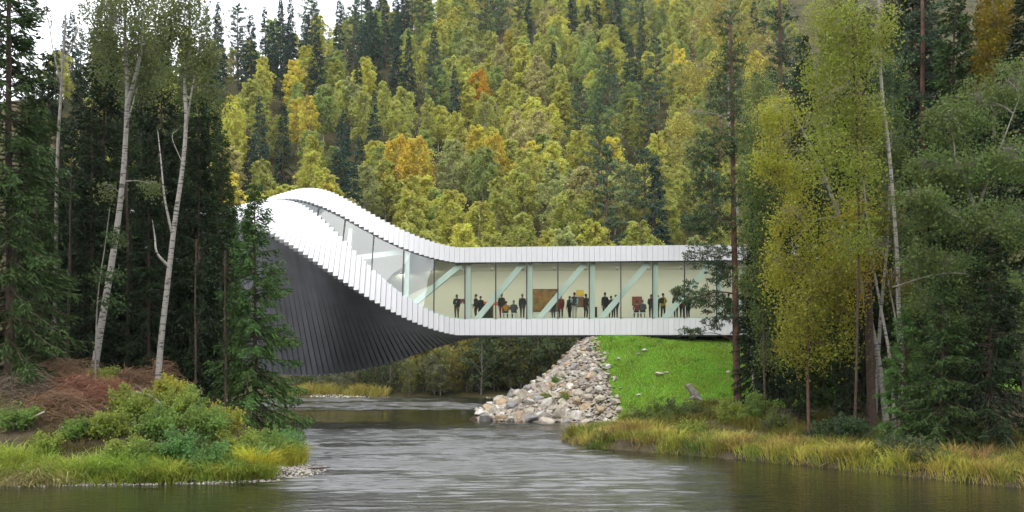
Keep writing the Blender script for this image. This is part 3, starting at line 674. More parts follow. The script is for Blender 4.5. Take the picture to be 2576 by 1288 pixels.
for px, py, s, c, lab in ((1003, 322, 1.0, (0.66, 0.5, 0.07), 'brightest golden birch on the hillside, above the bend of the roof'),
                          (1050, 325, 0.95, (0.62, 0.5, 0.08), 'golden birch close beside the brightest golden one'),
                          (1205, 160, 0.8, (0.62, 0.36, 0.03), 'small orange birch alone amid green ones on the hillside'),
                          (1245, 318, 0.85, (0.6, 0.48, 0.07), 'golden birch midway between the bend and the bank pine'),
                          (645, 300, 0.8, (0.6, 0.45, 0.07), 'small golden birch above the twist beside a dark spruce')):
    X, Y, z = hill_at(px, py, 15 * s)
    plant('birch_tree', PR['birch_tree'][1], (X, Y, z - 0.2), 1.0, s, c, lab, 'tree', 'birches on the hillside')

# ------------------------------------------------------------------ bushes of the far bank, under the bridge
PR['alder_bush'] = protos('far_bush', broadleaf, [((61 + i, 6.0, R, 0.06, 30, 8, 9, 0.26, 0.07), dict(droop=0.25, pointed=0.7, strand=0.4, up=45, lean=0.08)) for i, R in enumerate([2.4, 2.0, 2.8])], M['bark_grey'], M['leaf'])
br = rng_(91); bush = {}
for i in range(64):
    px = 745 + (i % 32) * 23.5 + br.normal() * 9; Y = (116.6 if i < 32 else 121.0) + br.uniform(0, 2.2); X = GX(px, Y); z = float(base_h(np.array(X), np.array(Y)))
    far = np.clip((px - 760) / 560, 0, 1); hgt = (0.36 + 0.75 * far) * br.uniform(0.75, 1.2) * (1.0 if i < 32 else 1.25)
    kind = ['dark green', 'olive', 'grey-green', 'yellowish'][br.choice(4, p=[0.34, 0.29, 0.24, 0.13])]
    c = {'dark green': (0.09, 0.125, 0.045), 'olive': (0.19, 0.2, 0.06), 'grey-green': (0.19, 0.2, 0.11), 'yellowish': (0.34, 0.3, 0.06)}[kind]
    wh = 'below the twist' if px < 1000 else 'beside the stones' if px > 1250 else 'under the bridge'
    bush.setdefault(f'{kind} bush on the far bank {wh}' + (' at the water' if i < 32 else ' set back'), []).append((px, X, Y, z, hgt, np.array(c) * br.uniform(0.8, 1.2), br.randint(3), br.rand() * 6.28))
for lab, qs in bush.items():
    qs.sort(key=lambda q: q[0])
    for i, (px, X, Y, z, hgt, c, k, a) in enumerate(qs):
        plant('alder_bush', PR['alder_bush'][k], (X, Y, z - 0.1), a, (max(hgt, 0.55) * 0.95, hgt), c, lab + ('' if len(qs) == 1 else f', {NTH[i]} from left'), 'bush', 'bushes on the far bank')

# ------------------------------------------------------------------ conifers and birches on the two near banks
def lz(X, Y): return float(left_h(np.array(X, float), np.array(Y, float)))
def rz_(X, Y): return float(right_h(np.array(X, float), np.array(Y, float)))
NS = protos('near_spruce', spruce, [((101, 25.0, 3.3, 0.02, 0.36, 15, 0.085, 0.22), dict(twl=0.75, sag=0.55, jag=0.3)),
                                    ((102, 24.0, 2.9, 0.09, 0.36, 16, 0.095, 0.2), dict(twl=0.75, sag=0.5, dead=0.14)),
                                    ((103, 23.0, 2.6, 0.1, 0.36, 16, 0.095, 0.18), dict(twl=0.7, sag=0.45, dead=0.12)),
                                    ((104, 13.0, 2.9, 0.05, 0.28, 17, 0.08, 0.13), dict(twl=0.65, sag=0.3, jag=0.45)),
                                    ((105, 10.0, 2.6, 0.03, 0.26, 16, 0.075, 0.12), dict(twl=0.6, sag=0.35))], M['bark_spruce'], M['needle'])
DK, MD, BR_ = (0.02, 0.038, 0.011), (0.048, 0.085, 0.021), (0.075, 0.15, 0.034)
for px, Y, k, s, c, lab in (
        (18, 49, 0, 1.0, MD, 'huge drooping spruce at the edge of the frame, leftmost tree'),
        (120, 60, 1, 0.74, DK, 'tall dark spruce next to the leftmost drooping one'),
        (205, 68, 2, 0.86, DK, 'slim dark spruce just before the first white birch trunk'),
        (262, 62, 1, 0.92, DK, 'dark spruce behind the first white birch trunk'),
        (345, 70, 1, 1.0, DK, 'dark spruce between the two white birch trunks'),
        (408, 63, 2, 0.88, DK, 'dark spruce right behind the second white birch trunk'),
        (470, 68, 1, 0.86, MD, 'dark spruce just past the second white birch trunk'),
        (528, 64, 2, 0.86, MD, 'spruce with long boughs facing the twist of the gallery'),
        (578, 70, 2, 0.62, MD, 'shorter spruce standing behind the small bright spruce'),
        (642, 57, 3, 1.0, BR_, 'small bright green spruce overlapping the twist of the gallery'),
        (75, 76, 2, 0.9, DK, 'dark spruce deep in the grove, seen between the two leftmost spruces'),
        (300, 79, 1, 1.0, DK, 'dark spruce deep in the grove between the birch trunks'),
        (440, 80, 2, 0.95, DK, 'dark spruce deep in the grove past the second birch'),
        (560, 62, 2, 0.7, MD, 'spruce filling the gap behind the bare brown trunk'), (500, 60, 1, 0.72, DK, 'dark spruce behind the thin dark pole-like trunk'),
        (230, 58, 2, 0.66, DK, 'lower dark spruce close behind the first birch foot'), (375, 58, 2, 0.6, DK, 'lower dark spruce close behind the slimmer birch foot'), (320, 66, 2, 0.8, MD, 'mid-height spruce behind the straight brown trunk'), (90, 55, 1, 0.6, MD, 'lower spruce leaning out over the brown brush'),
        (165, 84, 1, 0.88, DK, 'farthest dark spruce of the grove beside the dead snag')):
    X = GX(px, Y)
    plant('spruce_tree', NS[k], (X, Y, lz(X, Y) - 0.1), px * 0.37, s, c, lab, 'tree', 'spruces of the near grove')
for px, Y, k, s, c, lab in (
        (1900, 66, 1, 0.55, DK, 'low dark spruce just past the tall bank pine'),
        (1958, 62, 2, 0.62, DK, 'dark spruce under the yellow birch'),
        (1925, 76, 1, 0.8, DK, 'spruce at the end of the gallery behind the bank pine'),
        (2040, 74, 2, 0.78, DK, 'dark spruce behind the yellow birch crown'),
        (2110, 66, 1, 0.8, DK, 'dark spruce behind the leaning birch stems'),
        (2215, 60, 2, 0.85, DK, 'dark spruce between the birch stems and the grey-green willow'),
        (2300, 64, 1, 1.12, DK, 'tall dark spruce behind the grey-green willow'),
        (2400, 60, 1, 1.0, MD, 'tall spruce rising behind the middle of the willow'),
        (2500, 66, 2, 1.1, DK, 'tall dark spruce near the edge of the frame behind the willow'),
        (2590, 58, 1, 1.0, DK, 'rightmost dark spruce, cut by the frame'),
        (2275, 47.5, 4, 0.62, BR_, 'low green spruce at the foot of the birch stems'),
        (2370, 46, 4, 0.75, MD, 'broad low spruce under the willow'),
        (2490, 46, 4, 0.9, DK, 'broad dark low spruce near the edge of the frame'),
        (2130, 52, 4, 0.42, DK, 'smallest dark spruce beside the thick bank pine trunk'),
        (2075, 57, 1, 0.5, MD, 'green spruce in front of the thick pine trunk gap'), (2010, 55, 2, 0.4, DK, 'low dark spruce under the green-yellow birch'), (2170, 58, 1, 0.62, DK, 'dark spruce just behind the thick brown pine trunk'), (2260, 56, 2, 0.75, MD, 'spruce behind the upright flecked birch stem'), (2430, 52, 1, 0.62, DK, 'spruce in the shade under the willow crown'), (1945, 66, 2, 0.7, DK, 'mid-height spruce behind the green birch'),
        (2255, 72, 1, 1.15, DK, 'tall dark spruce filling the upper gap beside the willow'),
        (2020, 86, 1, 1.0, DK, 'dark spruce far behind the yellow birch'),
        (2170, 84, 2, 1.1, DK, 'dark spruce far behind the pale birch top'),
        (2340, 82, 1, 1.1, DK, 'dark spruce far behind the willow'),
        (2470, 80, 2, 1.15, DK, 'dark spruce farthest behind the willow')):
    X = GX(px, Y)
    plant('spruce_tree', NS[k], (X, Y, rz_(X, Y) - 0.1), px * 0.37, s, c, lab, 'tree', 'spruces of the wooded bank')

def stem_tree(name, label, cat, d, stem, w0, w1, blobs, bark, leafm, color, seed, lsz=0.1, limbs=(), nleaf=26, crad=0.32, strand=0.5, ground=None, group=None, twig=0.012, needles=False, dspread=1.0):
    """a tree with its own stem; stem: frame points of its axis at depth d; blobs: (px, py, rx, ry, n) leafy masses with twigs back to the stem"""
    r = rng_(seed); tr, cr = Acc(), Acc()
    if nleaf > 12 and not needles: nleaf, lsz, crad = int(nleaf * 1.35), lsz * 1.2, crad * 0.8
    pts = np.array([P(x, y, d) for x, y in stem]); n = len(pts)
    pts[1:, 1] += np.cumsum(r.normal(size=n - 1) * 0.15)
    base = pts[0].copy()
    if ground is not None: base[2] = min(base[2], ground(base[0], base[1]) - 0.15)
    pts[0] = base
    pth = smooth_path(pts, n * 4); rad = np.interp(np.linspace(0, 1, len(pth)), [0, 0.06, 1], [w0 * 0.62, w0 / 2, w1 / 2])
    tube(tr, pth - base, rad, 8)
    nodes = [pth]
    for lb in limbs:                                    # (width, points...)
        q = np.array([P(x, y, d) for x, y in lb[1]]); 
        i0 = int(np.argmin(((pth - q[0]) ** 2)[:, [0, 2]].sum(1))); q[:, 1] = pth[i0, 1]; q[0] = pth[i0]
        q[1:, 1] += np.cumsum(r.normal(size=len(q) - 1) * 0.5)
        lp = smooth_path(q, len(q) * 3); tube(tr, lp - base, np.linspace(lb[0] / 2, lb[0] * 0.12, len(lp)), 6); nodes.append(lp)
    nodes = np.concatenate(nodes)
    mpp = d / F_PX
    for (bx, by, rx, ry, m) in blobs:
        ctr = P(bx, by, d); o_ = np.argsort(nodes[:, 2]); ctr[1] = np.interp(ctr[2], nodes[o_, 2], nodes[o_, 1]) + r.normal() * rx * mpp * 0.35
        dirs = unit(r.normal(size=(m, 3))); rr = r.uniform(0.12, 1, m) ** 0.45
        rad3 = np.array([rx * mpp, max(rx, 35) * mpp * dspread, ry * mpp])
        C = ctr + dirs * rr[:, None] * rad3
        a = nodes[int(np.argmin(((nodes - ctr) ** 2).sum(1) + np.where(nodes[:, 2] > ctr[2] + 0.2, 8.0, 0)))]; L_ = np.linalg.norm(ctr - a)
        limb = smooth_path([a, a + (ctr - a) * 0.35 + np.array([0, 0, 0.14 * L_]), a + (ctr - a) * 0.75 + np.array([0, 0, 0.12 * L_]) + r.normal(size=3) * 0.1 * L_, ctr + np.array([0, 0, ry * mpp * 0.3])], 9)
        tube(tr, limb - base, np.linspace(twig * (1.5 + 0.5 * L_), twig * 0.6, 9), 5)
        for c in C:
            q = limb[max(1, 8 - int(abs(r.normal()) * 3)) if L_ > 0.3 else 8]; l2 = np.linalg.norm(c - q)
            tube(tr, np.array([q, (q + c) / 2 + np.array([0, 0, 0.1 * l2]) + r.normal(size=3) * 0.05 * l2, c]) - base, [twig * 0.55, twig * 0.4, twig * 0.2], 3)
            if needles:
                needle_tuft(cr, c - base, crad * r.uniform(0.7, 1.3), nleaf, lsz, lsz * 0.28, r)
            else:
                k = int(nleaf * r.uniform(0.5, 1.5)); g = r.normal(size=(k, 3)) * crad * np.array([1, 1, 0.7])
                g[:, 2] -= np.abs(r.normal(size=k)) * strand
                leaves(cr, c - base + g, lsz * r.uniform(0.7, 1.3, k), lsz * 0.75 * r.uniform(0.7, 1.3, k), r)
    o = thing(name, label, cat, tuple(base), 0, group)
    link('trunk', mesh_acc('trunk', tr, bark, True), o)
    if not cr.empty(): link('crown', mesh_acc('crown', cr, leafm), o, color)
    return o
OLV, YEL, YGR, GRG = (0.15, 0.18, 0.06), (0.46, 0.38, 0.03), (0.28, 0.32, 0.05), (0.145, 0.2, 0.055)
stem_tree('birch_tree', 'tall white birch trunk leaning up from the brown brush', 'tree', 55, [(230, 925), (252, 830), (285, 640), (303, 480), (313, 330), (318, 210), (311, 90), (318, -60)], 0.38, 0.12,
    [(300, 60, 90, 90, 120), (370, 120, 60, 70, 60), (330, 200, 70, 50, 40), (350, 0, 90, 60, 70), (255, 140, 40, 60, 24), (375, 458, 26, 12, 10), (270, 470, 20, 30, 7)], M['bark_birch'], M['leaf'], OLV, 201, 0.11,
    limbs=[(0.26, [(315, 270), (340, 200), (362, 130), (375, 40)]), (0.14, [(312, 330), (330, 290), (345, 220)]), (0.1, [(316, 230), (295, 190), (290, 120)]), (0.08, [(303, 470), (335, 450), (375, 460)])], ground=lz, nleaf=24, strand=0.3)
stem_tree('birch_tree', 'slimmer white birch trunk with a broken side stub', 'tree', 52, [(394, 990), (405, 880), (425, 720), (446, 560), (464, 430), (475, 310), (470, 200), (482, 90), (480, -60)], 0.3, 0.09,
    [(490, 60, 70, 90, 100), (470, 190, 60, 50, 50), (525, 140, 40, 70, 40), (430, 80, 50, 60, 40), (545, 230, 22, 60, 14)], M['bark_birch'], M['leaf'], OLV, 202, 0.105,
    limbs=[(0.14, [(437, 600), (428, 510), (420, 420), (402, 330)]), (0.05, [(424, 420), (440, 350), (445, 320)]), (0.16, [(415, 680), (405, 640), (396, 600), (392, 556)]), (0.12, [(474, 330), (500, 240), (515, 150)]), (0.08, [(474, 300), (455, 230), (450, 160)])], ground=lz, nleaf=24, strand=0.3)
stem_tree('dead_birch_snag', 'bare grey snag with broken twigs against the white sky', 'tree', 58, [(135, 760), (142, 600), (145, 380), (148, 220), (158, 90), (160, 30)], 0.24, 0.07,
    [(125, 60, 40, 60, 30), (185, 60, 40, 60, 22), (140, 200, 40, 60, 12)], M['bark_grey'], M['leaf'], (0.07, 0.09, 0.03), 203, 0.08, limbs=[(0.08, [(148, 210), (125, 120), (105, 40), (95, -10)]), (0.06, [(150, 160), (178, 70), (180, 0)])], ground=lz, nleaf=3, strand=0.1)
for i, (x0, y0, x1, y1, d, w, lab) in enumerate(((322, 915, 320, 430, 60, 0.22, 'straight brown trunk between the two white birches'), (168, 880, 172, 560, 57, 0.2, 'thin brown trunk behind the leftmost spruce'),
        (565, 1040, 566, 790, 55, 0.15, 'bare brown trunk standing just before the small bright spruce'), (491, 1015, 489, 760, 55, 0.13, 'thin dark pole-like trunk between birch and bare brown trunk'), (440, 930, 436, 690, 66, 0.24, 'dark trunk just behind the slimmer birch'))):
    stem_tree('bare_trunk', lab, 'tree', d, [(x0, y0), ((x0 + x1) / 2 + 2, (y0 + y1) / 2), (x1, y1), (x1 + 2, y1 - 160)], w * 0.85, w * 0.4, [((x0 + x1) / 2, (y0 + y1) / 2 - 40, 30, (y0 - y1) / 2, 26), (x1, y1 - 100, 40, 80, 30)], M['bark_spruce'], M['needle'], DK, 210 + i, 0.14, ground=lz, nleaf=10, crad=0.2, strand=0.15, group='bare lower trunks of the grove')
stem_tree('birch_tree', 'small yellowing birch glimpsed high between grove spruces', 'tree', 72, [(262, 700), (264, 400), (262, 220), (266, 60)], 0.22, 0.06, [(265, 170, 45, 110, 90), (150, 420, 40, 30, 20)], M['bark_birch'], M['leaf'], (0.19, 0.17, 0.02), 204, 0.13, ground=lz)
stem_tree('alder_tree', 'leafy green sapling hanging before the dark grove', 'tree', 50, [(238, 905), (245, 760), (262, 620), (275, 520)], 0.08, 0.03, [(285, 590, 26, 18, 9), (268, 690, 34, 18, 12), (290, 600, 30, 12, 7), (275, 760, 26, 20, 10)], M['bark_grey'], M['leaf'], (0.06, 0.1, 0.03), 205, 0.12, ground=lz, nleaf=14, strand=0.1)
# right bank
stem_tree('pine_tree', 'tall pine with reddish trunk before the end of the gallery', 'tree', 69, [(1857, 1012), (1853, 880), (1850, 700), (1846, 540), (1843, 360), (1842, 200), (1840, 60)], 0.5, 0.16,
    [(1775, 645, 66, 40, 80), (1735, 742, 46, 36, 60), (1790, 755, 44, 36, 54), (1742, 838, 38, 12, 22), (1800, 560, 64, 46, 90), (1880, 600, 50, 60, 80), (1785, 470, 64, 50, 90), (1880, 480, 56, 55, 90), (1800, 370, 60, 55, 90), (1870, 360, 56, 55, 90), (1830, 250, 56, 60, 90), (1840, 140, 46, 60, 70), (1840, 50, 36, 50, 40), (1800, 810, 34, 20, 22), (1815, 690, 40, 36, 56), (1830, 785, 36, 30, 40), (1706, 735, 20, 12, 16), (1895, 720, 44, 44, 60), (1890, 820, 40, 40, 44), (1750, 560, 36, 30, 36), (1760, 400, 34, 36, 36)],
    M['bark_pine'], M['needle'], (0.06, 0.095, 0.036), 221, 0.2, ground=rz_, nleaf=22, crad=0.27, needles=True,
    limbs=[(0.12, [(1850, 720), (1800, 735), (1740, 750), (1700, 738)]), (0.1, [(1849, 640), (1800, 650), (1750, 640)]), (0.08, [(1852, 850), (1800, 838), (1740, 842)]), (0.1, [(1847, 560), (1790, 520), (1750, 470)])])
stem_tree('birch_tree', 'thin tan-leaved birch rising behind the tall bank pine', 'tree', 74, [(1900, 980), (1880, 700), (1845, 420), (1835, 200), (1838, -20)], 0.26, 0.06,
    [(1840, 60, 80, 60, 70), (1770, 170, 60, 60, 50), (1900, 130, 50, 70, 40), (1740, 290, 45, 60, 36), (1700, 360, 22, 60, 16), (1830, 330, 60, 60, 30), (1790, 0, 60, 40, 30)], M['bark_birch'], M['leaf'], (0.3, 0.25, 0.06), 222, 0.13, ground=rz_, nleaf=15, crad=0.4, strand=0.6)
stem_tree('birch_tree', 'big birch with yellow drooping leaves and a leaning white stem', 'tree', 53, [(2232, 1010), (2210, 900), (2170, 720), (2120, 560), (2070, 420), (2010, 300), (1970, 240)], 0.3, 0.08,
    [(1965, 270, 60, 50, 70), (1950, 380, 50, 60, 60), (2010, 430, 50, 60, 50), (1990, 540, 70, 60, 70), (1950, 660, 40, 80, 50), (2020, 680, 60, 70, 60), (2010, 800, 50, 60, 44), (2080, 620, 50, 60, 44), (2110, 520, 60, 60, 44), (2140, 650, 50, 60, 36)], M['bark_birch'], M['leaf'], (0.38, 0.38, 0.045), 223, 0.095, ground=rz_, nleaf=24, crad=0.3, strand=0.6, limbs=[(0.1, [(2120, 560), (2040, 560), (1980, 620)]), (0.1, [(2170, 720), (2080, 680), (2010, 760)])])
stem_tree('birch_tree', 'pale green birch with hanging twigs reaching above the frame', 'tree', 50.5, [(2150, 1000), (2152, 700), (2150, 420), (2140, 200), (2130, -60)], 0.13, 0.07,
    [(2080, 40, 70, 60, 80), (2060, 160, 55, 70, 70), (2130, 130, 60, 80, 70), (2090, 280, 70, 70, 80), (2170, 280, 50, 70, 50), (2060, 380, 50, 50, 44), (2140, 420, 60, 60, 50), (2190, 60, 50, 80, 40), (2160, 560, 60, 70, 40)], M['bark_spruce'], M['leaf'], YGR, 224, 0.1, ground=rz_, nleaf=24, crad=0.32, strand=0.7)
stem_tree('birch_tree', 'green-yellow birch low in front of the dark spruces', 'tree', 51, [(2035, 1098), (2033, 960), (2030, 850), (2026, 760)], 0.17, 0.08,
    [(1985, 770, 40, 40, 34), (2045, 800, 34, 44, 28), (1975, 850, 26, 34, 18), (2090, 740, 44, 40, 34), (2015, 890, 22, 30, 12), (2075, 870, 24, 34, 14), (2130, 790, 36, 46, 26), (2110, 690, 40, 40, 30), (2050, 700, 40, 34, 26), (2140, 870, 20, 30, 9)], M['bark_pine'], M['leaf'], (0.25, 0.25, 0.03), 225, 0.1, ground=rz_, nleaf=22, crad=0.3, strand=0.5)
stem_tree('birch_tree', 'slender white birch stem leaning beside the thick brown trunk', 'tree', 51, [(2252, 1000), (2240, 920), (2222, 800), (2205, 690), (2190, 560), (2180, 450)], 0.17, 0.07, [(2190, 640, 50, 50, 30), (2160, 720, 40, 40, 20), (2180, 500, 40, 50, 24)], M['bark_birch'], M['leaf'], YEL, 226, 0.1, ground=rz_, nleaf=18, strand=0.5)
stem_tree('birch_tree', 'black-flecked white birch stem, most upright of the cluster', 'tree', 50, [(2280, 1010), (2270, 900), (2258, 760), (2252, 640), (2240, 400), (2222, 200), (2218, -40)], 0.24, 0.13, [(2255, 700, 40, 60, 24), (2240, 520, 40, 60, 26), (2270, 860, 24, 40, 12)], M['bark_birch'], M['leaf'], (0.17, 0.14, 0.015), 227, 0.1, ground=rz_, nleaf=14, strand=0.5)
stem_tree('pine_tree', 'thick brown bank pine trunk, dark towards its foot', 'tree', 52.5, [(2195, 1065), (2192, 900), (2180, 700), (2170, 500), (2160, 300), (2155, 120), (2150, -60)], 0.44, 0.26, [(2190, 60, 60, 60, 26), (2240, 200, 50, 40, 22), (2230, 120, 50, 40, 20)], M['bark_spruce'], M['needle'], (0.045, 0.075, 0.03), 228, 0.2, ground=rz_, nleaf=34, crad=0.32, needles=True)
stem_tree('pine_tree', 'blue-green pine with reddish stem high behind the willow', 'tree', 62, [(2330, 1000), (2325, 600), (2320, 300), (2318, 60), (2315, -80)], 0.36, 0.16, [(2350, 60, 70, 50, 34), (2290, 130, 60, 40, 26), (2380, 180, 60, 40, 26), (2300, 250, 60, 40, 20), (2330, 340, 60, 40, 20), (2350, 520, 70, 30, 20)], M['bark_pine'], M['needle'], (0.045, 0.08, 0.04), 229, 0.2, ground=rz_, nleaf=34, crad=0.36, needles=True)
stem_tree('pine_tree', 'dark pine top between the tan birch and the pale green birch', 'tree', 66, [(1985, 960), (1980, 600), (1968, 300), (1962, 40), (1960, -60)], 0.3, 0.14, [(1955, 50, 50, 40, 26), (1985, 130, 50, 40, 26), (1945, 190, 45, 30, 18), (1990, 240, 50, 40, 20), (1960, 320, 50, 40, 18)], M['bark_pine'], M['needle'], (0.035, 0.07, 0.035), 230, 0.2, ground=rz_, nleaf=34, crad=0.34, needles=True)
stem_tree('willow_tree', 'wide grey-green willow with bare grey twigs at the bank', 'tree', 47, [(2590, 1040), (2575, 900), (2545, 760), (2500, 640), (2450, 520), (2400, 400)], 0.34, 0.1,
    [(2400, 300, 70, 60, 70), (2480, 250, 80, 70, 80), (2560, 200, 60, 80, 60), (2340, 420, 60, 50, 60), (2430, 420, 80, 60, 80), (2530, 400, 70, 70, 80), (2290, 500, 60, 26, 36), (2370, 540, 80, 50, 70), (2470, 560, 80, 60, 80), (2560, 560, 60, 80, 70), (2380, 660, 90, 50, 70), (2480, 700, 80, 60, 70), (2560, 740, 60, 70, 60), (2360, 760, 70, 40, 40), (2450, 820, 70, 50, 50), (2550, 860, 60, 60, 44), (2300, 640, 40, 40, 20)], M['bark_grey'], M['leaf'], GRG, 231, 0.105, ground=rz_, nleaf=22, crad=0.3, strand=0.15, twig=0.016,
    limbs=[(0.16, [(2545, 760), (2460, 700), (2360, 690), (2260, 720)]), (0.16, [(2500, 640), (2400, 560), (2300, 500)]), (0.14, [(2450, 520), (2500, 400), (2560, 250)]), (0.12, [(2575, 900), (2480, 840), (2390, 800)])])
stem_tree('birch_tree', 'golden leafed tree top in the upper corner behind the willow', 'tree', 60, [(2500, 980), (2500, 500), (2490, 200), (2490, -40)], 0.28, 0.08, [(2490, 60, 50, 60, 60), (2460, 140, 40, 50, 40), (2520, 0, 60, 50, 50), (2470, 210, 30, 40, 20)], M['bark_grey'], M['leaf'], (0.22, 0.17, 0.012), 232, 0.13, ground=rz_, nleaf=22)
stem_tree('birch_tree', 'mid-green birch filling the gap between yellow birch and willow', 'tree', 54, [(2200, 1010), (2215, 800), (2235, 600), (2245, 400), (2250, 200)], 0.2, 0.06,
    [(2230, 250, 50, 60, 44), (2260, 340, 45, 60, 40), (2200, 380, 45, 60, 40), (2240, 460, 50, 60, 44), (2270, 560, 40, 60, 34), (2215, 560, 40, 50, 34), (2290, 720, 40, 60, 30), (2260, 140, 50, 60, 36)], M['bark_birch'], M['leaf'], (0.13, 0.18, 0.05), 235, 0.105, ground=rz_, nleaf=24, crad=0.34, strand=0.5)
stem_tree('birch_tree', 'green birch between the bank pine and the yellow birch', 'tree', 58, [(1925, 1010), (1922, 800), (1915, 560), (1910, 380), (1908, 260)], 0.13, 0.05,
    [(1910, 330, 50, 60, 44), (1890, 440, 45, 60, 40), (1930, 470, 45, 60, 40), (1905, 560, 50, 60, 44), (1940, 650, 40, 60, 34), (1900, 690, 40, 50, 34), (1930, 780, 40, 60, 34), (1920, 220, 40, 50, 30), (1945, 880, 40, 50, 26)], M['bark_spruce'], M['leaf'], (0.14, 0.19, 0.05), 236, 0.11, ground=rz_, nleaf=24, crad=0.34, strand=0.4)
stem_tree('dead_tree', 'leafless grey branches below the pale green birch', 'tree', 50, [(2262, 1000), (2262, 860), (2240, 720), (2225, 650), (2190, 590)], 0.1, 0.04, [(2210, 620, 50, 45, 60), (2250, 700, 30, 40, 20)], M['bark_grey'], M['leaf'], (0.1, 0.1, 0.06), 233, 0.07, ground=rz_, nleaf=2, crad=0.2, strand=0.1, limbs=[(0.05, [(2240, 720), (2270, 640), (2260, 590)])])

# ------------------------------------------------------------------ stones
def rock_mesh(seed, sub=1):
    r = rng_(seed); bm = bmesh.new()
    pts = unit(r.normal(size=(15, 3))) * r.uniform(0.82, 1.0, (15, 1)) * np.array([1, r.uniform(0.7, 0.95), r.uniform(0.55, 0.8)])
    vv = [bm.verts.new(p) for p in pts]
    bmesh.ops.convex_hull(bm, input=vv)
    for v in [v for v in bm.verts if not v.link_faces]: bm.verts.remove(v)
    bmesh.ops.bevel(bm, geom=bm.edges[:], offset=0.09, segments=1, affect='EDGES', clamp_overlap=True)
    me = bpy.data.meshes.new('stone'); bm.to_mesh(me); bm.free(); me.materials.append(M['stone'])
    me.polygons.foreach_set('use_smooth', np.zeros(len(me.polygons), bool)); return me
ROCKS = [rock_mesh(300 + i) for i in range(14)]
def rock_col(r):
    k = r.rand()
    if k < 0.5: c = np.array((0.45, 0.4, 0.32))
    elif k < 0.72: c = np.array((0.56, 0.53, 0.47))
    elif k < 0.88: c = np.array((0.46, 0.34, 0.21))
    else: c = np.array((0.28, 0.27, 0.26))
    return c * r.uniform(0.75, 1.15)
sr = rng_(401)
pile = thing('stone_embankment', 'pale riprap stone slope tumbling to the river below the gallery', 'stone slope', (3, 79, 0))
placed = []
def try_stones(n, r0, r1, zmin, zmax, ovl, flag):
    m = n * 40; Y = sr.uniform(74.6, 86, m); X = sr.uniform(-2.3, 9.6, m); z = mound_h(X, Y); k = 0
    ok = (X < stone_edge(Y) + 0.35 + np.where((flag == 's') & (sr.rand(m) < 0.12), 0.9, 0)) & (z > zmin) & (z < zmax) & ~((X < 4.9) & (Y > 84.0 - (5.7 - X) * 0.55 + 1.6))
    for x, y, h in zip(X[ok], Y[ok], z[ok]):
        if k >= n: break
        rad = sr.uniform(r0, r1) * (1.0 if h > 2 else 1.12)
        if placed:
            q = np.array(placed)
            if (((q[:, :3] - (x, y, h)) ** 2).sum(1) < ((rad + q[:, 3]) * ovl) ** 2).any(): continue
        placed.append((x, y, h, rad)); k += 1
        yield x, y, h, rad
spare = []
for X, Y, z, rad in list(try_stones(34, 0.42, 0.68, -0.25, 1.7, 0.78, 'l')) + list(try_stones(110, 0.3, 0.5, -0.2, 3.6, 0.74, 'm')) + list(try_stones(150, 0.2, 0.34, -0.1, 6.0, 0.72, 's')):
    o = link('stone', ROCKS[sr.randint(14)], pile, rock_col(sr)); o.location = (X - 3, Y - 79, z + rad * 0.2)
    o.rotation_euler = tuple(sr.rand(3) * 6.28 * np.array([0.12, 0.12, 1])); o.scale = (rad * sr.uniform(0.95, 1.35), rad * sr.uniform(0.9, 1.15), rad * sr.uniform(0.8, 1.15))
# the chippings between them
def rock_field(name, pts, rads, seed, col, parent=None, label=None):
    r = rng_(seed); acc = Acc(); base = [np.array([(1, 0, 0), (0, 1, 0), (-1, 0, 0), (0, -1, 0), (0, 0, 1), (0, 0, -1)], float)]
    oct_ = np.array([[0, 1, 4, 4], [1, 2, 4, 4], [2, 3, 4, 4], [3, 0, 4, 4]])
    V, Fq = [], []
    for i, (p, q) in enumerate(zip(pts, rads)):
        a = r.rand() * 6.28; ca, sa = math.cos(a), math.sin(a); b = base[0] * np.array([q * r.uniform(0.8, 1.4), q * r.uniform(0.7, 1.1), q * r.uniform(0.5, 0.9)]) * r.uniform(0.85, 1.1, (6, 1))
        V.append(np.c_[b[:, 0] * ca - b[:, 1] * sa, b[:, 0] * sa + b[:, 1] * ca, b[:, 2]] + p); Fq.append(np.array([[0, 1, 4], [1, 2, 4], [2, 3, 4], [3, 0, 4]]) + i * 6)
    me = mesh_np(name, np.concatenate(V), np.concatenate(Fq), M['pebble'])
    return link(name, me, parent, col)
M['pebble'] = leaf_mat('pebbles', 0.0, 0.02, 0.4, 0.85, 0.3)
Y = sr.uniform(74.8, 86, 9000); X = sr.uniform(-2.4, 9.8, 9000); z = mound_h(X, Y)
ok = (X < stone_edge(Y) + 0.5 + abs(sr.normal(size=9000)) * 0.35) & ~((X < 4.9) & (Y > 84.0 - (5.7 - X) * 0.55 + 1.6)) & (z > -0.1) & (z < 6.1)
cp = np.c_[X - 3, Y - 79, z + 0.04][ok]; cr_ = sr.uniform(0.06, 0.24, ok.sum())
ch = rock_field('small_stones', np.array(cp), cr_, 5, (0.33, 0.29, 0.24), pile); ch['kind'] = 'stuff'
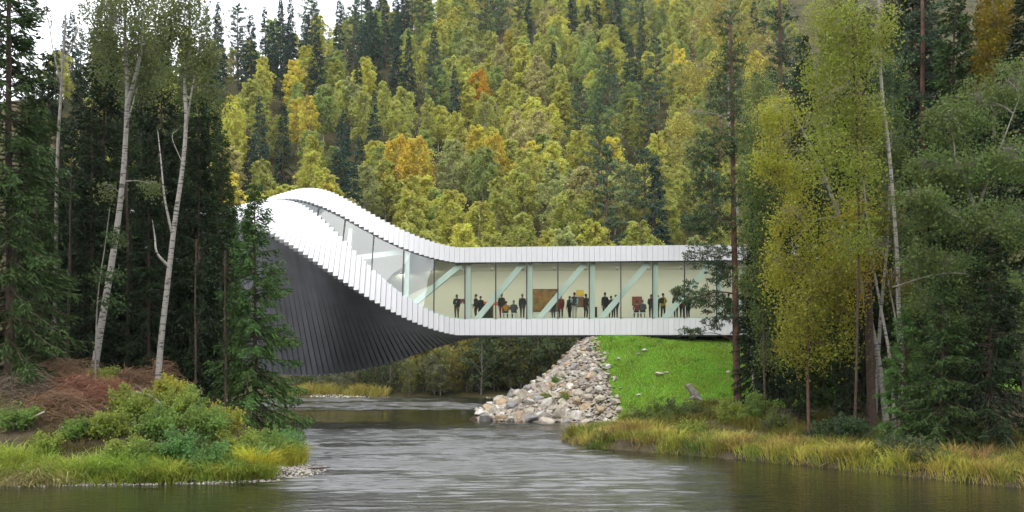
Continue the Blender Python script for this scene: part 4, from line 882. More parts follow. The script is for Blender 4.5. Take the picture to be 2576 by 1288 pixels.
# boulders lying in the turf
def boulder(px, py, sx, sz, lab, col=None):
    d = np.linspace(66, 86, 400); X = (px - 1288) * d / F_PX; z = right_h(X, d)
    i = int(np.argmin(abs(HOR - (z - EYE) * F_PX / d - py))); 
    o = thing('boulder', lab, 'boulder', (X[i], d[i], z[i]), 0, 'boulders on the turf slope')
    r = rng_(int(px)); s = link('rock', ROCKS[int(px) % 14], o, col if col is not None else rock_col(r)); s.scale = (sx, sx * 0.8, sz); s.location = (0, 0, sz * 0.35); s.rotation_euler = (0.1, 0.05, px)
for px, py, sx, sz, lab in ((1622, 884, 0.36, 0.22, 'whitest boulder high on the turf slope'), (1606, 893, 0.32, 0.16, 'flat boulder touching the whitest one'), (1556, 906, 0.36, 0.26, 'tan boulder halfway between stone slope and whitest boulder'),
        (1482, 908, 0.3, 0.26, 'grey boulder at the upper edge of the stone slope'), (1497, 908, 0.3, 0.24, 'tan boulder beside the grey one at the slope edge'), (1660, 944, 0.5, 0.32, 'largest tan boulder amid the turf'), (1676, 938, 0.34, 0.14, 'flat slab leaning on the largest turf boulder'),
        (1609, 996, 0.3, 0.2, 'low boulder near the foot of the turf'), (1546, 1014, 0.6, 0.36, 'broad rounded boulder at the foot of the stone slope'), (1522, 992, 0.4, 0.28, 'lone boulder just off the stone slope'), (1832, 938, 0.24, 0.2, 'small boulder beside the tall pine trunk'), (1795, 1013, 0.4, 0.22, 'grey boulder below the weathered stump')):
    boulder(px, py, sx, sz, lab)
# gravel path strip below the gallery front and gravel bars at the water
pg = rng_(9)
def strip(name, n, fx, fy, hf, r0, r1, col, seed, dz=0.0):
    r = rng_(seed); X, Y = fx(r, n), fy(r, n); z = hf(X, Y)
    o = rock_field(name, np.c_[X, Y, z + dz], r.uniform(r0, r1, n), seed, col); tag(o, kind='stuff'); return o
strip('gravel_under_gallery', 1800, lambda r, n: r.uniform(6.0, 26, n), lambda r, n: r.uniform(84.2, 85.6, n), right_h, 0.03, 0.09, (0.4, 0.37, 0.33), 11)
strip('far_shore_gravel', 1500, lambda r, n: r.uniform(-21, 4, n), lambda r, n: 114.8 + r.uniform(-0.5, 0.9, n), base_h, 0.04, 0.1, (0.5, 0.47, 0.42), 12)
def tipx(r, n): return r.uniform(-12, -7.3, n)
bx, by, bz = [], [], []
r = rng_(14)
Xs, Ys = r.uniform(-19.5, -7.4, 9000), r.uniform(40.0, 49, 9000); S_ = sdist(Xs, Ys, LEFT_POLY); Zs = left_h(Xs, Ys)
ok = (S_ > -0.55) & (S_ < np.where(Xs > -10.8, 1.9, 0.35))
o = rock_field('bar_gravel', np.c_[Xs, Ys, np.maximum(Zs, -0.02)][ok], r.uniform(0.02, 0.075, ok.sum()), 15, (0.36, 0.33, 0.29)); tag(o, kind='stuff')

# ------------------------------------------------------------------ grasses
def blades(name, base, hgt, wid, lean, seed, col, mat='blade', kind='stuff', bend=0.6, az=None):
    r = rng_(seed); n = len(base); a = r.rand(n) * 6.28 if az is None else az + r.normal(size=n) * 0.7
    d = np.c_[np.cos(a), np.sin(a), np.zeros(n)]; s = np.c_[-np.sin(a), np.cos(a), np.zeros(n)]
    b2 = r.rand(n) * 6.28; s = np.c_[np.cos(b2), np.sin(b2), np.zeros(n)]
    h = np.broadcast_to(hgt, (n,))[:, None]; ln = (np.broadcast_to(lean, (n,)) * r.uniform(0.4, 1.4, n))[:, None] * h; w = np.broadcast_to(wid, (n,))[:, None] / 2
    p1 = base + d * ln * 0.3 + np.array([0, 0, 1]) * h * 0.62; p2 = base + d * ln + np.array([0, 0, 1]) * h * (1 - 0.45 * (ln / h) ** 2 * bend)
    V = np.stack([base - s * w, base + s * w, p1 + s * w * 0.8, p1 - s * w * 0.8, p2 + s * w * 0.15, p2 - s * w * 0.15], 1).reshape(-1, 3)
    i = np.arange(n)[:, None] * 6
    Fq = np.concatenate([i + np.array([[0, 1, 2, 3]]), i + np.array([[3, 2, 4, 5]])])
    o = link(name, mesh_np(name, V, Fq, M[mat], seed=seed), None, col)
    return tag(o, kind=kind)
# turf on the mound
r = rng_(21); n = 90000
X, Y = r.uniform(6, 33, n), r.uniform(69, 84.9, n); k = X > stone_edge(Y) + np.interp(Y, [70, 82, 84], [0.9, 0.75, 0.3]) + r.normal(size=n) * 0.3
X, Y = X[k], Y[k]; z = right_h(X, Y); pt = wavy(X * 2.2, Y * 2.2)
h = 0.1 + 0.06 * r.rand(len(X)) + 0.05 * np.clip(pt, -1, 1)
t = r.rand(len(X)) < 0.5 + 0.5 * np.clip(wavy(X * 1.1 + 40, Y * 1.6), -0.9, 0.9)
blades('turf_grass', np.c_[X, Y, z][t], h[t], 0.05, 0.6, 22, (0.22, 0.42, 0.045))
blades('turf_grass', np.c_[X, Y, z][~t], h[~t], 0.05, 0.6, 23, (0.32, 0.48, 0.065))
# sedge tussocks along the near shores
def tussocks(name, pts, per, hgt, spread, col, seed, zf_, lean=0.9, wid=0.03, az=None):
    r = rng_(seed); B = []; H = []; A = []
    for (x, y) in pts:
        m = int(per * r.uniform(0.4, 1.5)); bx_, by_ = x + r.normal(size=m) * spread, y + r.normal(size=m) * spread
        B.append(np.c_[bx_, by_, zf_(bx_, by_) - 0.03]); H.append(hgt * r.uniform(0.5, 1.3, m) * r.uniform(0.45, 1.45)); A.append(np.arctan2(by_ - y, bx_ - x))
    return blades(name, np.concatenate(B), np.concatenate(H), wid, lean, seed, col, az=np.concatenate(A))
r = rng_(29); wx, wy = r.uniform(7.5, 30, 150), r.uniform(70, 84, 150)
tussocks('turf_weeds', list(zip(wx[:90], wy[:90])), 26, 0.22, 0.16, (0.12, 0.24, 0.035), 24, right_h, 1.0, 0.06)
tussocks('turf_weeds', list(zip(wx[90:], wy[90:])), 22, 0.24, 0.2, (0.34, 0.36, 0.1), 25, right_h, 1.0, 0.05)
r = rng_(31)
def shore_pts(poly, xa, xb, n, s0, s1, ylim, r):
    out = []
    while len(out) < n:
        X, Y = r.uniform(xa, xb, 400), r.uniform(*ylim, 400); s = sdist(X, Y, poly); k = (s > s0) & (s < s1)
        out += list(zip(X[k], Y[k]))
    return out[:n]
LF = shore_pts(LEFT_POLY, -21.5, -13.6, 110, 0.2, 1.5, (40, 44), r) + shore_pts(LEFT_POLY, -13.6, -9.5, 24, 0.2, 0.7, (40, 45), r)
tussocks('sedge_grass', LF[0::2], 130, 0.62, 0.2, (0.25, 0.34, 0.05), 32, left_h, 1.0)
tussocks('sedge_grass', LF[1::2], 130, 0.58, 0.2, (0.34, 0.38, 0.06), 33, left_h, 1.0)
tussocks('sedge_grass', [P(x, y, 43)[:2] + np.array([0, dy]) for x, y, dy in ((600, 0, 0.3), (618, 0, 0.6), (640, 0, 0.2), (655, 0, 0.7), (585, 0, 0.2), (575, 0, 0.6))], 260, 0.8, 0.2, (0.5, 0.48, 0.05), 34, left_h, 0.8)
tussocks('sedge_grass', [P(x, 0, d)[:2] for x, d in ((715, 46.5), (700, 46), (728, 47.5), (690, 46.8), (735, 48))], 360, 0.75, 0.26, (0.4, 0.42, 0.05), 35, left_h, 0.9)
tussocks('straw_grass', shore_pts(LEFT_POLY, -21.5, -16.0, 60, 0.05, 0.7, (40, 43), r), 90, 0.5, 0.2, (0.42, 0.37, 0.16), 36, left_h, 1.3)
RF = shore_pts(RIGHT_POLY, 3, 22, 330, 0.12, 2.6, (36, 62), r)
tussocks('bank_grass', RF[:90], 110, 0.5, 0.24, (0.48, 0.4, 0.1), 41, right_h, 0.9)
tussocks('bank_grass', RF[90:190], 120, 0.5, 0.26, (0.22, 0.26, 0.045), 42, right_h, 0.9)
tussocks('bank_grass', RF[190:260], 110, 0.55, 0.28, (0.42, 0.39, 0.07), 43, right_h, 0.9)
tussocks('bank_grass', RF[260:300], 80, 0.6, 0.3, (0.26, 0.16, 0.07), 46, right_h, 0.7)
tussocks('bank_grass', RF[300:], 110, 0.4, 0.3, (0.12, 0.17, 0.04), 47, right_h, 1.0, 0.05)
RB = shore_pts(RIGHT_POLY, 5, 24, 260, 2.4, 9.0, (42, 72), r)
tussocks('understorey_grass', RB, 80, 0.5, 0.35, (0.16, 0.15, 0.03), 44, right_h, 0.8)
LB = shore_pts(LEFT_POLY, -26, -12, 240, 2.2, 14.0, (43, 66), r)
tussocks('understorey_grass', LB, 60, 0.4, 0.35, (0.13, 0.11, 0.03), 45, left_h, 0.9)
r = rng_(51); fx = r.uniform(-23, -13, 70); fy = 116.2 + r.uniform(-0.4, 1.6, 70)
tussocks('far_bank_grass', list(zip(fx, fy)), 80, 0.7, 0.45, (0.42, 0.37, 0.1), 52, base_h, 0.6, 0.08)

# ------------------------------------------------------------------ shrubs of the near banks
def shrub(name, label, px, Y, hgt, rad, col, seed, hf, nst=22, lsz=0.11, nl=2600, group=None, twiggy=0.3):
    X = GX(px, Y); z0 = float(hf(np.array(X), np.array(Y))); r = rng_(seed); tr, cr = Acc(), Acc()
    per = nl // nst
    for i in range(nst):
        a = r.rand() * 6.28; q = rad * r.uniform(0.1, 1.2) ** 0.7; hh = hgt * r.uniform(0.4, 1.25) * (1 - 0.3 * (q / rad) ** 2)
        b0 = np.array([math.cos(a) * rad * 0.15, math.sin(a) * rad * 0.15, -0.1]); top = np.array([math.cos(a) * q, math.sin(a) * q, hh])
        pth = smooth_path([b0, b0 * 0.4 + top * 0.5 + np.array([0, 0, hh * 0.12]), top], 6); tube(tr, pth, np.linspace(0.018, 0.005, 6), 4)
        for j in range(5):
            t = r.uniform(0.25, 1.0); c0 = pth[int(t * 5)]; e = c0 + unit(r.normal(size=3) + np.array([math.cos(a) * 0.6, math.sin(a) * 0.6, 0.5])) * rad * 0.36 * r.uniform(0.3, 1.1)
            tube(tr, np.array([c0, (c0 + e) / 2 + np.array([0, 0, 0.04]), e]), [0.008, 0.006, 0.003], 3)
            k = per // 5; u = r.rand(k)[:, None]; C = c0 + (e - c0) * u + r.normal(size=(k, 3)) * 0.1
            leaves(cr, C, lsz * r.uniform(0.7, 1.3, k), lsz * 0.72 * r.uniform(0.7, 1.3, k), r, flat=0.3)
    o = thing(name, label, 'shrub', (X, Y, z0), 0, group)
    link('stems', mesh_acc('stems', tr, M['bark_grey']), o); link('foliage', mesh_acc('foliage', cr, M['leaf']), o, col)
GRN, TEAL, YG, YL, DKG = (0.19, 0.29, 0.06), (0.15, 0.28, 0.08), (0.27, 0.33, 0.06), (0.38, 0.37, 0.05), (0.06, 0.1, 0.035)
for i, (px, Y, h, rd, c, lab) in enumerate((
        (205, 44.2, 1.0, 0.8, GRN, 'low green shrub at the foot of the brown brush'), (50, 44.4, 1.1, 0.9, GRN, 'green shrub by the edge of the frame under the brush'), (275, 44.4, 1.3, 0.9, YG, 'yellow-green shrub between brush and rose thicket'),
        (335, 46, 1.7, 1.1, YG, 'tall yellow-green shrub before the fallen grey log'), (385, 44.4, 1.6, 1.1, GRN, 'leafy green shrub below the slimmer birch'), (440, 46.3, 1.8, 1.1, YG, 'yellow-green shrub topping the thicket below the birch'),
        (455, 43.2, 1.5, 1.1, TEAL, 'blue-green rose thicket low at the water'), (510, 45.0, 1.7, 1.2, GRN, 'green shrub in the middle of the thicket'), (530, 42.9, 1.3, 1.0, TEAL, 'small blue-green shrub above the gravel shore'), (560, 46.3, 1.7, 1.0, YL, 'yellow-tipped shrub at the crown of the thicket'),
        (600, 44.6, 1.6, 1.1, YG, 'yellow-green shrub behind the bright grass clump'), (655, 46, 1.7, 1.0, GRN, 'green shrub at the foot of the small bright spruce'), (700, 48, 1.6, 1.0, TEAL, 'blue-green shrub near the tip of the bank'), (725, 50, 1.5, 0.8, TEAL, 'outermost blue-green shrub over the water'),
        (125, 43.0, 0.9, 0.7, YG, 'low yellow-green shrub amid the long grass'), (375, 42.6, 1.0, 0.9, GRN, 'low green shrub right above the shore pebbles'), (262, 52, 1.7, 0.9, YG, 'bright round sapling in front of the first birch trunk'), (480, 49.5, 1.3, 0.8, GRN, 'dark green shrub beside the thin dark trunk'),
        (310, 42.9, 1.0, 0.9, YG, 'low olive shrub where the long grass ends'), (575, 42.7, 1.0, 0.8, GRN, 'low green shrub left of the bright grass clump'), (640, 44.2, 1.2, 0.9, TEAL, 'low blue-green shrub just behind the bright grass clump'), (420, 47.5, 1.7, 0.9, YL, 'highest yellow shrub beside the slimmer birch'))):
    shrub('leafy_shrub', lab, px, Y, h * 0.72, rd, c, 500 + i, left_h, nl=4600 if h > 1.15 else 2600, group='shrubs on the near bank')
for i, (px, Y, h, rd, c, lab) in enumerate((
        (1585, 62, 1.3, 0.9, YG, 'olive shrub nearest the stone slope'), (1640, 60, 1.9, 1.2, (0.14, 0.19, 0.04), 'tall green shrub covering the foot of the turf'), (1700, 61, 2.0, 1.2, (0.11, 0.16, 0.04), 'round green shrub below the weathered stump'), (1770, 62, 1.8, 1.1, (0.16, 0.18, 0.04), 'olive shrub at the corner of the turf'),
        (1840, 58, 1.6, 1.0, YG, 'yellow-green shrub in front of the tall bank pine'), (1905, 58, 1.7, 1.1, GRN, 'green shrub just past the tall bank pine'), (1955, 54, 1.2, 0.9, (0.12, 0.15, 0.04), 'low shrub between pine and reddish sapling stem'), (1740, 56, 0.9, 0.8, YG, 'low shrub close above the water'),
        (2105, 50, 1.5, 0.9, DKG, 'dark shrub left of the thick brown trunk'), (2150, 49.5, 1.3, 0.9, (0.07, 0.12, 0.05), 'dark green shrub at the foot of the thick brown trunk'), (2060, 50.5, 1.1, 0.8, DKG, 'dark low shrub beside the reddish sapling stem'), (2250, 45.5, 1.2, 0.9, (0.08, 0.12, 0.05), 'dull green shrub below the white birch stems'),
        (2330, 43.8, 1.1, 0.8, (0.1, 0.13, 0.05), 'grey-green shrub below the broad low spruce'), (1520, 61.5, 0.6, 0.7, YG, 'low yellowish shrub near the point of the grassy bank'))):
    shrub('leafy_shrub', lab, px, Y, h * (0.62 if px < 1800 else 0.85), rd, c, 540 + i, right_h, nl=3600 if h > 1.2 else 2000, group='shrubs on the wooded bank')
for i, (px, py, c) in enumerate(((1377, 990, YG), (1420, 990, YG), (1400, 950, GRN))):
    d = 79.0; shrub('leafy_shrub', ['yellow-green tuft of leaves low in the stone slope', 'green tuft of leaves beside the yellow-green one in the stones', 'small leafy tuft high in the stone slope'][i], px, [79.2, 78.6, 81][i], 0.55, 0.5, c, 570 + i, right_h, nst=8, nl=700, group='tufts in the stone slope')

# ------------------------------------------------------------------ brown brush heaps, logs and stumps
def brush(label, px, Y, rx, ry, hgt, col, seed, n=420, leafy=0):
    X = GX(px, Y); z0 = float(left_h(np.array(X), np.array(Y))); r = rng_(seed); ac, lv = Acc(), Acc()
    main = r.rand() * 3.14
    for i in range(n):
        p = np.array([r.normal() * rx * 0.5, r.normal() * ry * 0.5, 0]); p[2] = max(0, hgt * (1 - (p[0] / rx) ** 2 - (p[1] / ry) ** 2) * r.rand()) + float(left_h(np.array(X + p[0]), np.array(Y + p[1]))) - z0
        a = main + r.normal() * 0.9; L = r.uniform(0.4, 1.4); d = np.array([math.cos(a) * L, math.sin(a) * L * 0.6, r.uniform(-0.1, 0.35) * L])
        tube(ac, np.array([p, p + d * 0.5 + np.array([0, 0, 0.12 * L]), p + d + np.array([0, 0, -0.12 * L])]), [0.012, 0.009, 0.003], 3)
        m = 10; C = p + d * r.rand(m)[:, None] + r.normal(size=(m, 3)) * 0.07; leaves(lv, C, 0.16, 0.025, r, np.tile(d, (m, 1)) + r.normal(size=(m, 3)) * 0.5 * L)
    o = thing('brush_heap', label, 'brush', (X, Y, z0), 0, 'heaps of felled brush'); link('branches', mesh_acc('branches', ac, M['dead_twig']), o, np.array(col) * 1.15); link('dry_needles', mesh_acc('dry_needles', lv, M['blade']), o, col)
BRN, RED_, GRY = (0.19, 0.115, 0.065), (0.2, 0.09, 0.055), (0.2, 0.15, 0.11)
for i, (px, Y, rx, ry, h, c, lab) in enumerate(((40, 48, 1.6, 1.4, 1.1, GRY, 'grey-brown brush heap at the edge of the frame'), (120, 50, 1.7, 1.3, 1.3, BRN, 'brown brush heap behind the rusty one'), (205, 47.5, 1.4, 1.2, 1.2, RED_, 'rust-red brush heap in the middle of the clearing'), (130, 45.6, 1.6, 0.9, 0.9, BRN, 'brown brush heap nearest the long grass'),
        (325, 52, 1.3, 1.0, 1.2, BRN, 'brown brush heap beside the slimmer birch foot'), (395, 54, 0.9, 0.8, 1.8, (0.22, 0.13, 0.07), 'drooping brown brush around the slimmer birch foot'), (190, 54, 1.8, 1.2, 1.2, (0.17, 0.11, 0.06), 'brown brush heap behind the first birch foot'), (300, 47.5, 1.1, 0.9, 0.9, RED_, 'small rust-red brush heap under the grey log'), (60, 54, 1.8, 1.2, 1.0, (0.12, 0.1, 0.05), 'dull brush heap under the leftmost spruce'))):
    brush(lab, px, Y, rx, ry, h, c, 600 + i)
def log(name, label, pts, w0, w1, bark, cat='log', forks=()):
    b = np.array(pts[0]); ac = Acc(); q = smooth_path(pts, 12) - b; tube(ac, q, np.linspace(w0, w1, 12), 8)
    o = thing(name, label, cat, tuple(b)); link('stem', mesh_acc('stem', ac, bark, True), o)
    for e, w in ((q[0], w0), (q[-1], w1)):
        ce = Acc(); tube(ce, [e - unit(q[-1] - q[0]) * 0.004, e + unit(q[-1] - q[0]) * 0.004], [w * 1.01, w * 0.2], 8); link('cut_end', mesh_acc('cut_end', ce, M['bark_hill']), o)
    for f in forks:
        fa = Acc(); tube(fa, smooth_path(f, 6) - b, np.linspace(w0 * 0.5, 0.015, 6), 5); link('broken_branch', mesh_acc('broken_branch', fa, bark), o)
log('fallen_log', 'grey fallen log with a bent end above the thicket', [P(335, 990, 47), P(362, 992, 46.6), P(385, 1000, 46.3), P(405, 1018, 46)], 0.1, 0.05, M['bark_grey'], forks=[[P(362, 992, 46.6), P(352, 975, 46.5), P(340, 968, 46.3)]])
log('fallen_log', 'short pale log lying in the brown brush', [P(78, 1052, 44.4), P(95, 1044, 44.4), P(112, 1036, 44.5)], 0.06, 0.04, M['bark_hill'])
log('fallen_log', 'long pale pole at the edge of the frame below the brush', [P(-30, 1062, 44), P(20, 1064, 44), P(68, 1070, 44)], 0.06, 0.03, M['bark_hill'])
log('tree_stump', 'weathered grey stump tilted on the turf slope', [P(1756, 1006, 70), P(1749, 994, 70), P(1739, 980, 70), P(1731, 968, 70)], 0.3, 0.2, M['bark_grey'], 'stump', forks=[[P(1752, 998, 69.9), P(1738, 1002, 69.6), P(1722, 1006, 69.5)], [P(1754, 1000, 69.8), P(1764, 1005, 69.6), P(1770, 1010, 69.5)], [P(1736, 976, 70), P(1726, 972, 69.9), P(1722, 964, 69.9)]])
log('drift_branch', 'thin pale branch reaching into the water by the wooded bank', [P(2105, 1150, 47.2), P(2085, 1162, 46.9), P(2062, 1172, 46.6)], 0.02, 0.008, M['bark_hill'], 'branch', forks=[[P(2085, 1162, 46.9), P(2080, 1150, 46.9), P(2078, 1146, 46.9)]])
log('drift_branch', 'dark branch stranded off the gravel tip', [P(765, 1180, 46), P(800, 1178, 46), P(830, 1176, 46)], 0.05, 0.02, M['bark_spruce'], 'branch', forks=[[P(800, 1178, 46), P(815, 1186, 45.8), P(822, 1188, 45.7)]])

# ------------------------------------------------------------------ thin autumn air
m_h = bpy.data.materials.new('thin air'); m_h.use_nodes = True; m_h.node_tree.nodes.clear()
h_out = m_h.node_tree.nodes.new('ShaderNodeOutputMaterial'); h_v = m_h.node_tree.nodes.new('ShaderNodeVolumePrincipled')
h_v.inputs['Color'].default_value = (0.8, 0.88, 0.95, 1); h_v.inputs['Density'].default_value = 0.0001; h_v.inputs['Anisotropy'].default_value = 0.2
m_h.node_tree.links.new(h_v.outputs[0], h_out.inputs['Volume'])
tag(link('haze', box_mesh('haze', (-440, 440, -350, 590, -4, 190), m_h)), kind='stuff')


# ------------------------------------------------------------------ visitors in the gallery
PEOPLE = [  # frame x, depth behind the glass, height, pose, facing (0 = away from the river), jacket, trousers, hair, label
    (1149, 4.5, 1.80, 'stand', 3.1, (0.02, 0.03, 0.07), (0.1, 0.07, 0.035), (0.35, 0.25, 0.2), 'man in navy vest and brown trousers facing out with a lanyard'),
    (1197, 3.0, 1.74, 'stand', 1.3, (0.012, 0.013, 0.02), (0.012, 0.013, 0.02), (0.02, 0.015, 0.012), 'person all in black wearing a dark cap before the first brace'),
    (1209, 4.0, 1.66, 'stand', 0.4, (0.014, 0.016, 0.035), (0.012, 0.014, 0.03), (0.03, 0.022, 0.016), 'person in black close behind the one with the dark cap'),
    (1262, 3.6, 1.82, 'stand', 0.3, (0.012, 0.012, 0.018), (0.22, 0.01, 0.03), (0.06, 0.045, 0.035), 'tall person in black jacket and red trousers'),
    (1273, 2.6, 1.68, 'sit', 0.2, (0.75, 0.2, 0.03), (0.05, 0.05, 0.06), (0.02, 0.015, 0.012), 'person in orange jacket seated on the white bench'),
    (1292, 2.6, 1.76, 'sit', 0.0, (0.045, 0.05, 0.065), (0.03, 0.03, 0.04), (0.3, 0.28, 0.26), 'grey haired person in dark grey jacket seated on the bench'),
    (1314, 3.4, 1.76, 'stand', 0.2, (0.015, 0.03, 0.045), (0.02, 0.035, 0.09), (0.3, 0.28, 0.26), 'grey haired person in dark teal jacket and blue jeans'),
    (1392, 4.2, 1.7, 'stand', 0.6, (0.012, 0.02, 0.025), (0.035, 0.06, 0.12), (0.05, 0.04, 0.03), 'person in dark jacket and pale blue jeans before the big painting'),
    (1411, 3.4, 1.68, 'stand', 0.1, (0.2, 0.008, 0.014), (0.012, 0.012, 0.016), (0.12, 0.07, 0.04), 'person in long red coat by the big painting'),
    (1433, 4.4, 1.64, 'stand', 0.7, (0.012, 0.012, 0.018), (0.01, 0.01, 0.014), (0.03, 0.02, 0.015), 'person in black beside the one with beige trousers'),
    (1445, 3.0, 1.84, 'stand', 0.1, (0.02, 0.035, 0.05), (0.42, 0.38, 0.32), (0.08, 0.05, 0.035), 'person in dark vest, pale blue sleeves and beige trousers'),
    (1474, 3.6, 1.76, 'stand', -0.8, (0.012, 0.013, 0.02), (0.012, 0.013, 0.02), (0.05, 0.04, 0.03), 'person in black coat next to the yellow picture'),
    (1522, 3.2, 1.84, 'stand', 0.4, (0.014, 0.016, 0.028), (0.012, 0.012, 0.018), (0.02, 0.016, 0.014), 'tall person in navy coat past the third white column'),
    (1537, 4.0, 1.62, 'stand', -0.5, (0.012, 0.012, 0.018), (0.012, 0.012, 0.016), (0.03, 0.022, 0.018), 'shorter person in black behind the third brace'),
    (1549, 3.0, 1.66, 'stand', 0.1, (0.016, 0.02, 0.05), (0.02, 0.02, 0.03), (0.04, 0.03, 0.022), 'person in wide dark blue coat under the third brace'),
    (1602, 2.6, 1.66, 'sit', 0.1, (0.22, 0.012, 0.02), (0.02, 0.02, 0.03), (0.05, 0.03, 0.02), 'person in red top seated on the second white bench'),
    (1616, 2.6, 1.76, 'sit', -0.1, (0.06, 0.085, 0.095), (0.02, 0.02, 0.03), (0.12, 0.1, 0.09), 'person in grey-teal jacket seated on the second white bench'),
    (1638, 4.2, 1.72, 'stand', 0.2, (0.02, 0.03, 0.05), (0.02, 0.02, 0.03), (0.06, 0.045, 0.035), 'person half hidden behind the fourth white column'),
    (1654, 4.6, 1.7, 'stand', 0.9, (0.012, 0.012, 0.016), (0.012, 0.012, 0.016), (0.03, 0.025, 0.02), 'thin person in black between fourth column and yellow jacket'),
    (1668, 3.2, 1.76, 'stand', -0.6, (0.68, 0.34, 0.01), (0.012, 0.013, 0.02), (0.04, 0.025, 0.018), 'person in bright yellow jacket with folded arms'),
    (1700, 3.4, 1.78, 'stand', 0.3, (0.02, 0.025, 0.045), (0.02, 0.03, 0.07), (0.2, 0.18, 0.16), 'person in navy behind the fourth brace'),
    (1716, 4.2, 1.66, 'stand', -0.2, (0.12, 0.014, 0.02), (0.015, 0.015, 0.02), (0.04, 0.03, 0.022), 'person in dark red beside the pine bough'),
    (1731, 3.2, 1.72, 'stand', 0.5, (0.014, 0.018, 0.04), (0.014, 0.016, 0.03), (0.05, 0.035, 0.028), 'person in wide navy coat partly behind the pine bough'),
    (1833, 3.6, 1.72, 'stand', 0.2, (0.014, 0.016, 0.02), (0.014, 0.016, 0.02), (0.02, 0.016, 0.014), 'person in black glimpsed behind the pine trunk'),
]
def cloth(col): return pmat('cloth', tuple(min(0.8, c * 1.5 + 0.006) for c in col), 0.85)
SKIN = pmat('skin', (0.5, 0.3, 0.22), 0.55); SHOE = pmat('shoes', (0.015, 0.013, 0.012), 0.5)
def skeleton(pose, folded, r):
    """joints (name, position, radius), bones; metres for a 1.75 m figure that faces +y"""
    J, B = {}, []
    def j(n, p, rx, ry=None): J[n] = (np.array(p, float), rx, ry or rx)
    def b(*c): B.extend(zip(c[:-1], c[1:]))
    zo = 0.0 if pose == 'stand' else -0.47
    j('pelvis', (0, 0, 0.95 + zo), 0.17, 0.135); j('waist', (0, 0, 1.12 + zo), 0.16, 0.125); j('chest', (0, 0.01, 1.32 + zo), 0.185, 0.135); j('collar', (0, 0, 1.44 + zo), 0.125, 0.1)
    j('neck', (0, 0.01, 1.52 + zo), 0.055); j('jaw', (0, 0.035, 1.58 + zo), 0.07, 0.08); j('brow', (0, 0.02, 1.66 + zo), 0.078, 0.095); j('crown', (0, 0.0, 1.73 + zo), 0.05, 0.06); j('nose', (0, 0.125, 1.625 + zo), 0.012)
    b('pelvis', 'waist', 'chest', 'collar', 'neck', 'jaw', 'brow', 'crown'); b('brow', 'nose')
    for s, S in ((-1, 'l'), (1, 'r')):
        if pose == 'stand':
            st = r.uniform(0.0, 0.05) * s
            j(S + 'hip', (0.1 * s, 0, 0.86), 0.105, 0.11); j(S + 'knee', (0.1 * s, 0.02 + st, 0.49), 0.07); j(S + 'ankle', (0.1 * s, -0.02 + st, 0.1), 0.05); j(S + 'heel', (0.1 * s, -0.03 + st, 0.045), 0.045, 0.04); j(S + 'toe', (0.12 * s, 0.16 + st, 0.035), 0.04, 0.03)
        else:
            j(S + 'hip', (0.1 * s, 0.05, 0.5), 0.1); j(S + 'knee', (0.14 * s, 0.45, 0.48), 0.065); j(S + 'ankle', (0.14 * s, 0.47, 0.1), 0.045); j(S + 'heel', (0.14 * s, 0.45, 0.045), 0.045, 0.04); j(S + 'toe', (0.16 * s, 0.64, 0.035), 0.04, 0.03)
        b('pelvis', S + 'hip', S + 'knee', S + 'ankle', S + 'heel', S + 'toe')
        j(S + 'shoulder', (0.18 * s, 0, 1.39 + zo), 0.085); sw = r.uniform(-0.05, 0.14)
        if folded:
            j(S + 'elbow', (0.25 * s, 0.06, 1.15 + zo), 0.052); j(S + 'wrist', (0.02 * s, 0.23, 1.16 + zo), 0.036); pd = np.array([-0.085 * s, 0.02, 0.02])
        elif pose == 'sit':
            j(S + 'elbow', (0.26 * s, 0.08, 1.16 + zo), 0.05); j(S + 'wrist', (0.14 * s, 0.3, 1.07 + zo), 0.036); pd = np.array([-0.02 * s, 0.08, -0.02])
        else:
            j(S + 'elbow', (0.225 * s, -0.03 + sw * 0.4, 1.13 + zo), 0.062)
            if sw > 0.07: j(S + 'wrist', (0.1 * s, 0.22, 1.02 + zo), 0.042); pd = np.array([-0.05 * s, 0.06, 0.0])          # hands held in front
            else: j(S + 'wrist', (0.205 * s, 0.06 + sw, 0.9 + zo), 0.042); pd = np.array([0, 0.025, -0.085])
        w = J[S + 'wrist'][0]; j(S + 'palm', w + pd, 0.036, 0.02)
        b('chest', S + 'shoulder', S + 'elbow', S + 'wrist', S + 'palm')
        side = unit(np.cross(pd, np.array([s * 1.0, 0, 0]) if abs(pd[0]) < 0.05 else np.array([0, 1.0, 0]))); du = unit(pd)
        for f, (o, L) in enumerate(((-0.028, 0.07), (-0.01, 0.082), (0.009, 0.077), (0.027, 0.06))):
            k1, k2 = f'{S}f{f}a', f'{S}f{f}b'; p0 = w + pd + side * o + du * 0.012
            j(k1, p0 + du * L * 0.55, 0.0095); j(k2, p0 + du * L * 0.95 + np.array([-0.012 * s, 0.012, 0]), 0.008); b(S + 'palm', k1, k2)
        j(S + 't1', w + pd * 0.7 - side * 0.045, 0.0105); j(S + 't2', w + pd * 1.05 - side * 0.062, 0.009); b(S + 'palm', S + 't1', S + 't2')
    return J, B
tmp = []
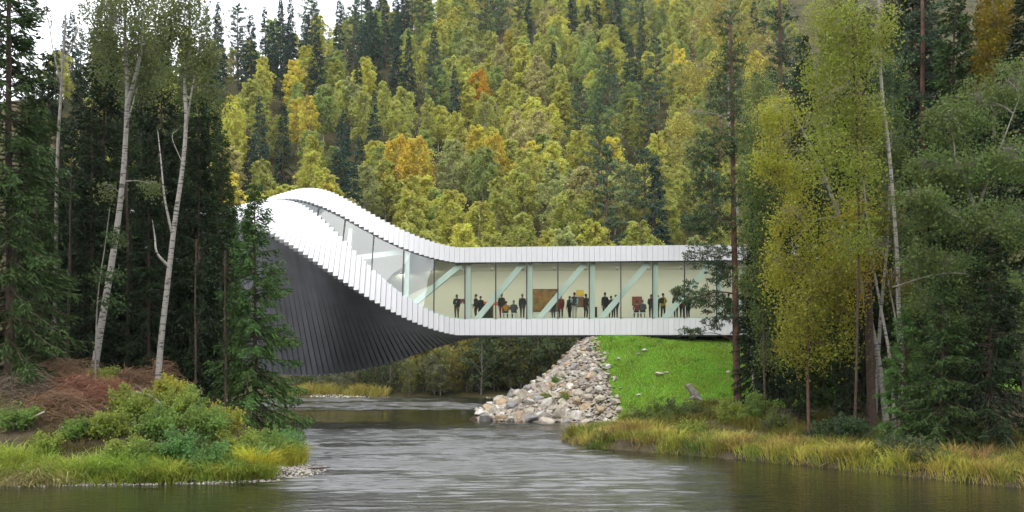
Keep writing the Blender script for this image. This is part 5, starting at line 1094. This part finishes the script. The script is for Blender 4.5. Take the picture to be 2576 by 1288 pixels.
for i, (px, v, hgt, pose, face, jc, tc_, hc_, lab) in enumerate(PEOPLE):
    r = rng_(700 + i); J, Bn = skeleton(pose, 'folded' in lab, r); names = list(J); idx = {n: k for k, n in enumerate(names)}
    me = bpy.data.meshes.new('body'); me.from_pydata([tuple(J[n][0]) for n in names], [(idx[a], idx[b]) for a, b in Bn], [])
    o = bpy.data.objects.new('body_rig', me); COL.objects.link(o)
    o.modifiers.new('skin', 'SKIN'); sk = me.skin_vertices[0].data
    coat = 1.18 if 'coat' in lab else 1.08 if 'jacket' in lab else 1.0
    for n in names:
        k = coat if n in ('pelvis', 'waist', 'chest') else 1.0
        sk[idx[n]].radius = (J[n][1] * k, J[n][2] * k); sk[idx[n]].use_root = n == 'pelvis'
    sb = o.modifiers.new('sub', 'SUBSURF'); sb.levels = 1; sb.render_levels = 1
    tmp.append((o, J, Bn))
bpy.context.view_layer.update(); dg = bpy.context.evaluated_depsgraph_get()
for (o, J, Bn), (px, v, hgt, pose, face, jc, tc_, hc_, lab) in zip(tmp, PEOPLE):
    me = bpy.data.meshes.new_from_object(o.evaluated_get(dg)); me.name = 'body'
    n = len(me.polygons); C = np.empty(n * 3); me.polygons.foreach_get('center', C); C = C.reshape(n, 3)
    A = np.array([J[a][0] for a, b in Bn]); D = np.array([J[b][0] for a, b in Bn]) - A
    t = np.clip(((C[:, None] - A[None]) * D[None]).sum(2) / ((D * D).sum(1)[None] + 1e-9), 0, 1); dist = (((A[None] + t[..., None] * D[None]) - C[:, None]) ** 2).sum(2); bi = dist.argmin(1)
    long_coat = 'coat' in lab
    def mat_of(k):
        a, b = Bn[k]
        if b in ('neck', 'jaw', 'brow', 'crown', 'nose') or 'palm' in b or b[1:2] in 'ft' and b[1:] not in ('toe',) and len(b) <= 4 and b[1:2] in ('f', 't') and b not in ('ltoe', 'rtoe'): return 2
        if 'heel' in b or 'toe' in b: return 3
        if 'sleeves' in lab and ('elbow' in b or 'wrist' in b): return 4
        if 'ankle' in b or 'knee' in b or 'hip' in b: return 1
        return 0
    tab = np.array([mat_of(k) for k in range(len(Bn))]); mi = tab[bi]
    if long_coat and pose == 'stand': mi[(mi == 1) & (C[:, 2] > 0.62)] = 0
    elif pose == 'stand': mi[(mi == 1) & (C[:, 2] > 0.86)] = 0
    for m in (cloth(jc), cloth(tc_), SKIN, SHOE, cloth((0.35, 0.5, 0.6))): me.materials.append(m)
    me.polygons.foreach_set('material_index', mi.astype(np.int32)); me.polygons.foreach_set('use_smooth', np.ones(n, bool))
    root = thing('person', lab, 'person', to_world(px_u(px, v), v, FLOOR_Z + 0.005), face - PSI); root.scale = (hgt / 1.56,) * 3
    link('body', me, root)
    # hair (or cap) as a close shell over the skull, eyes and mouth on the face
    zo = 0.0 if pose == 'stand' else -0.47
    bm = bmesh.new(); bmesh.ops.create_uvsphere(bm, u_segments=12, v_segments=8, radius=1.0)
    for vtx in bm.verts: vtx.co = Vector((vtx.co.x * 0.088, vtx.co.y * 0.108 - 0.004, vtx.co.z * 0.1 + 1.675 + zo))
    bmesh.ops.delete(bm, geom=[vtx for vtx in bm.verts if vtx.co.y > 0.045 and vtx.co.z < 1.705 + zo or vtx.co.z < 1.6 + zo], context='VERTS')
    hm = bpy.data.meshes.new('hair'); bm.to_mesh(hm); bm.free(); hm.materials.append(pmat('hair', hc_, 0.7)); hm.polygons.foreach_set('use_smooth', np.ones(len(hm.polygons), bool))
    link('cap' if 'cap ' in lab + ' ' and 'wearing' in lab else 'hair', hm, root)
    for s in (-1, 1): link('eye', box_mesh('eye', (s * 0.03 - 0.009, s * 0.03 + 0.009, 0.104, 0.112, 1.648 + zo, 1.658 + zo), M['black']), root)
    if 'lanyard' in lab: link('lanyard', box_mesh('lanyard', (-0.03, 0.03, 0.135, 0.142, 1.2, 1.3), M['bench_white']), root)
    if 'yellow jacket' in lab and 'folded' in lab: link('backpack', box_mesh('backpack', (-0.15, 0.15, -0.26, -0.11, 1.05, 1.42), M['black']), root)
    bpy.data.objects.remove(o)
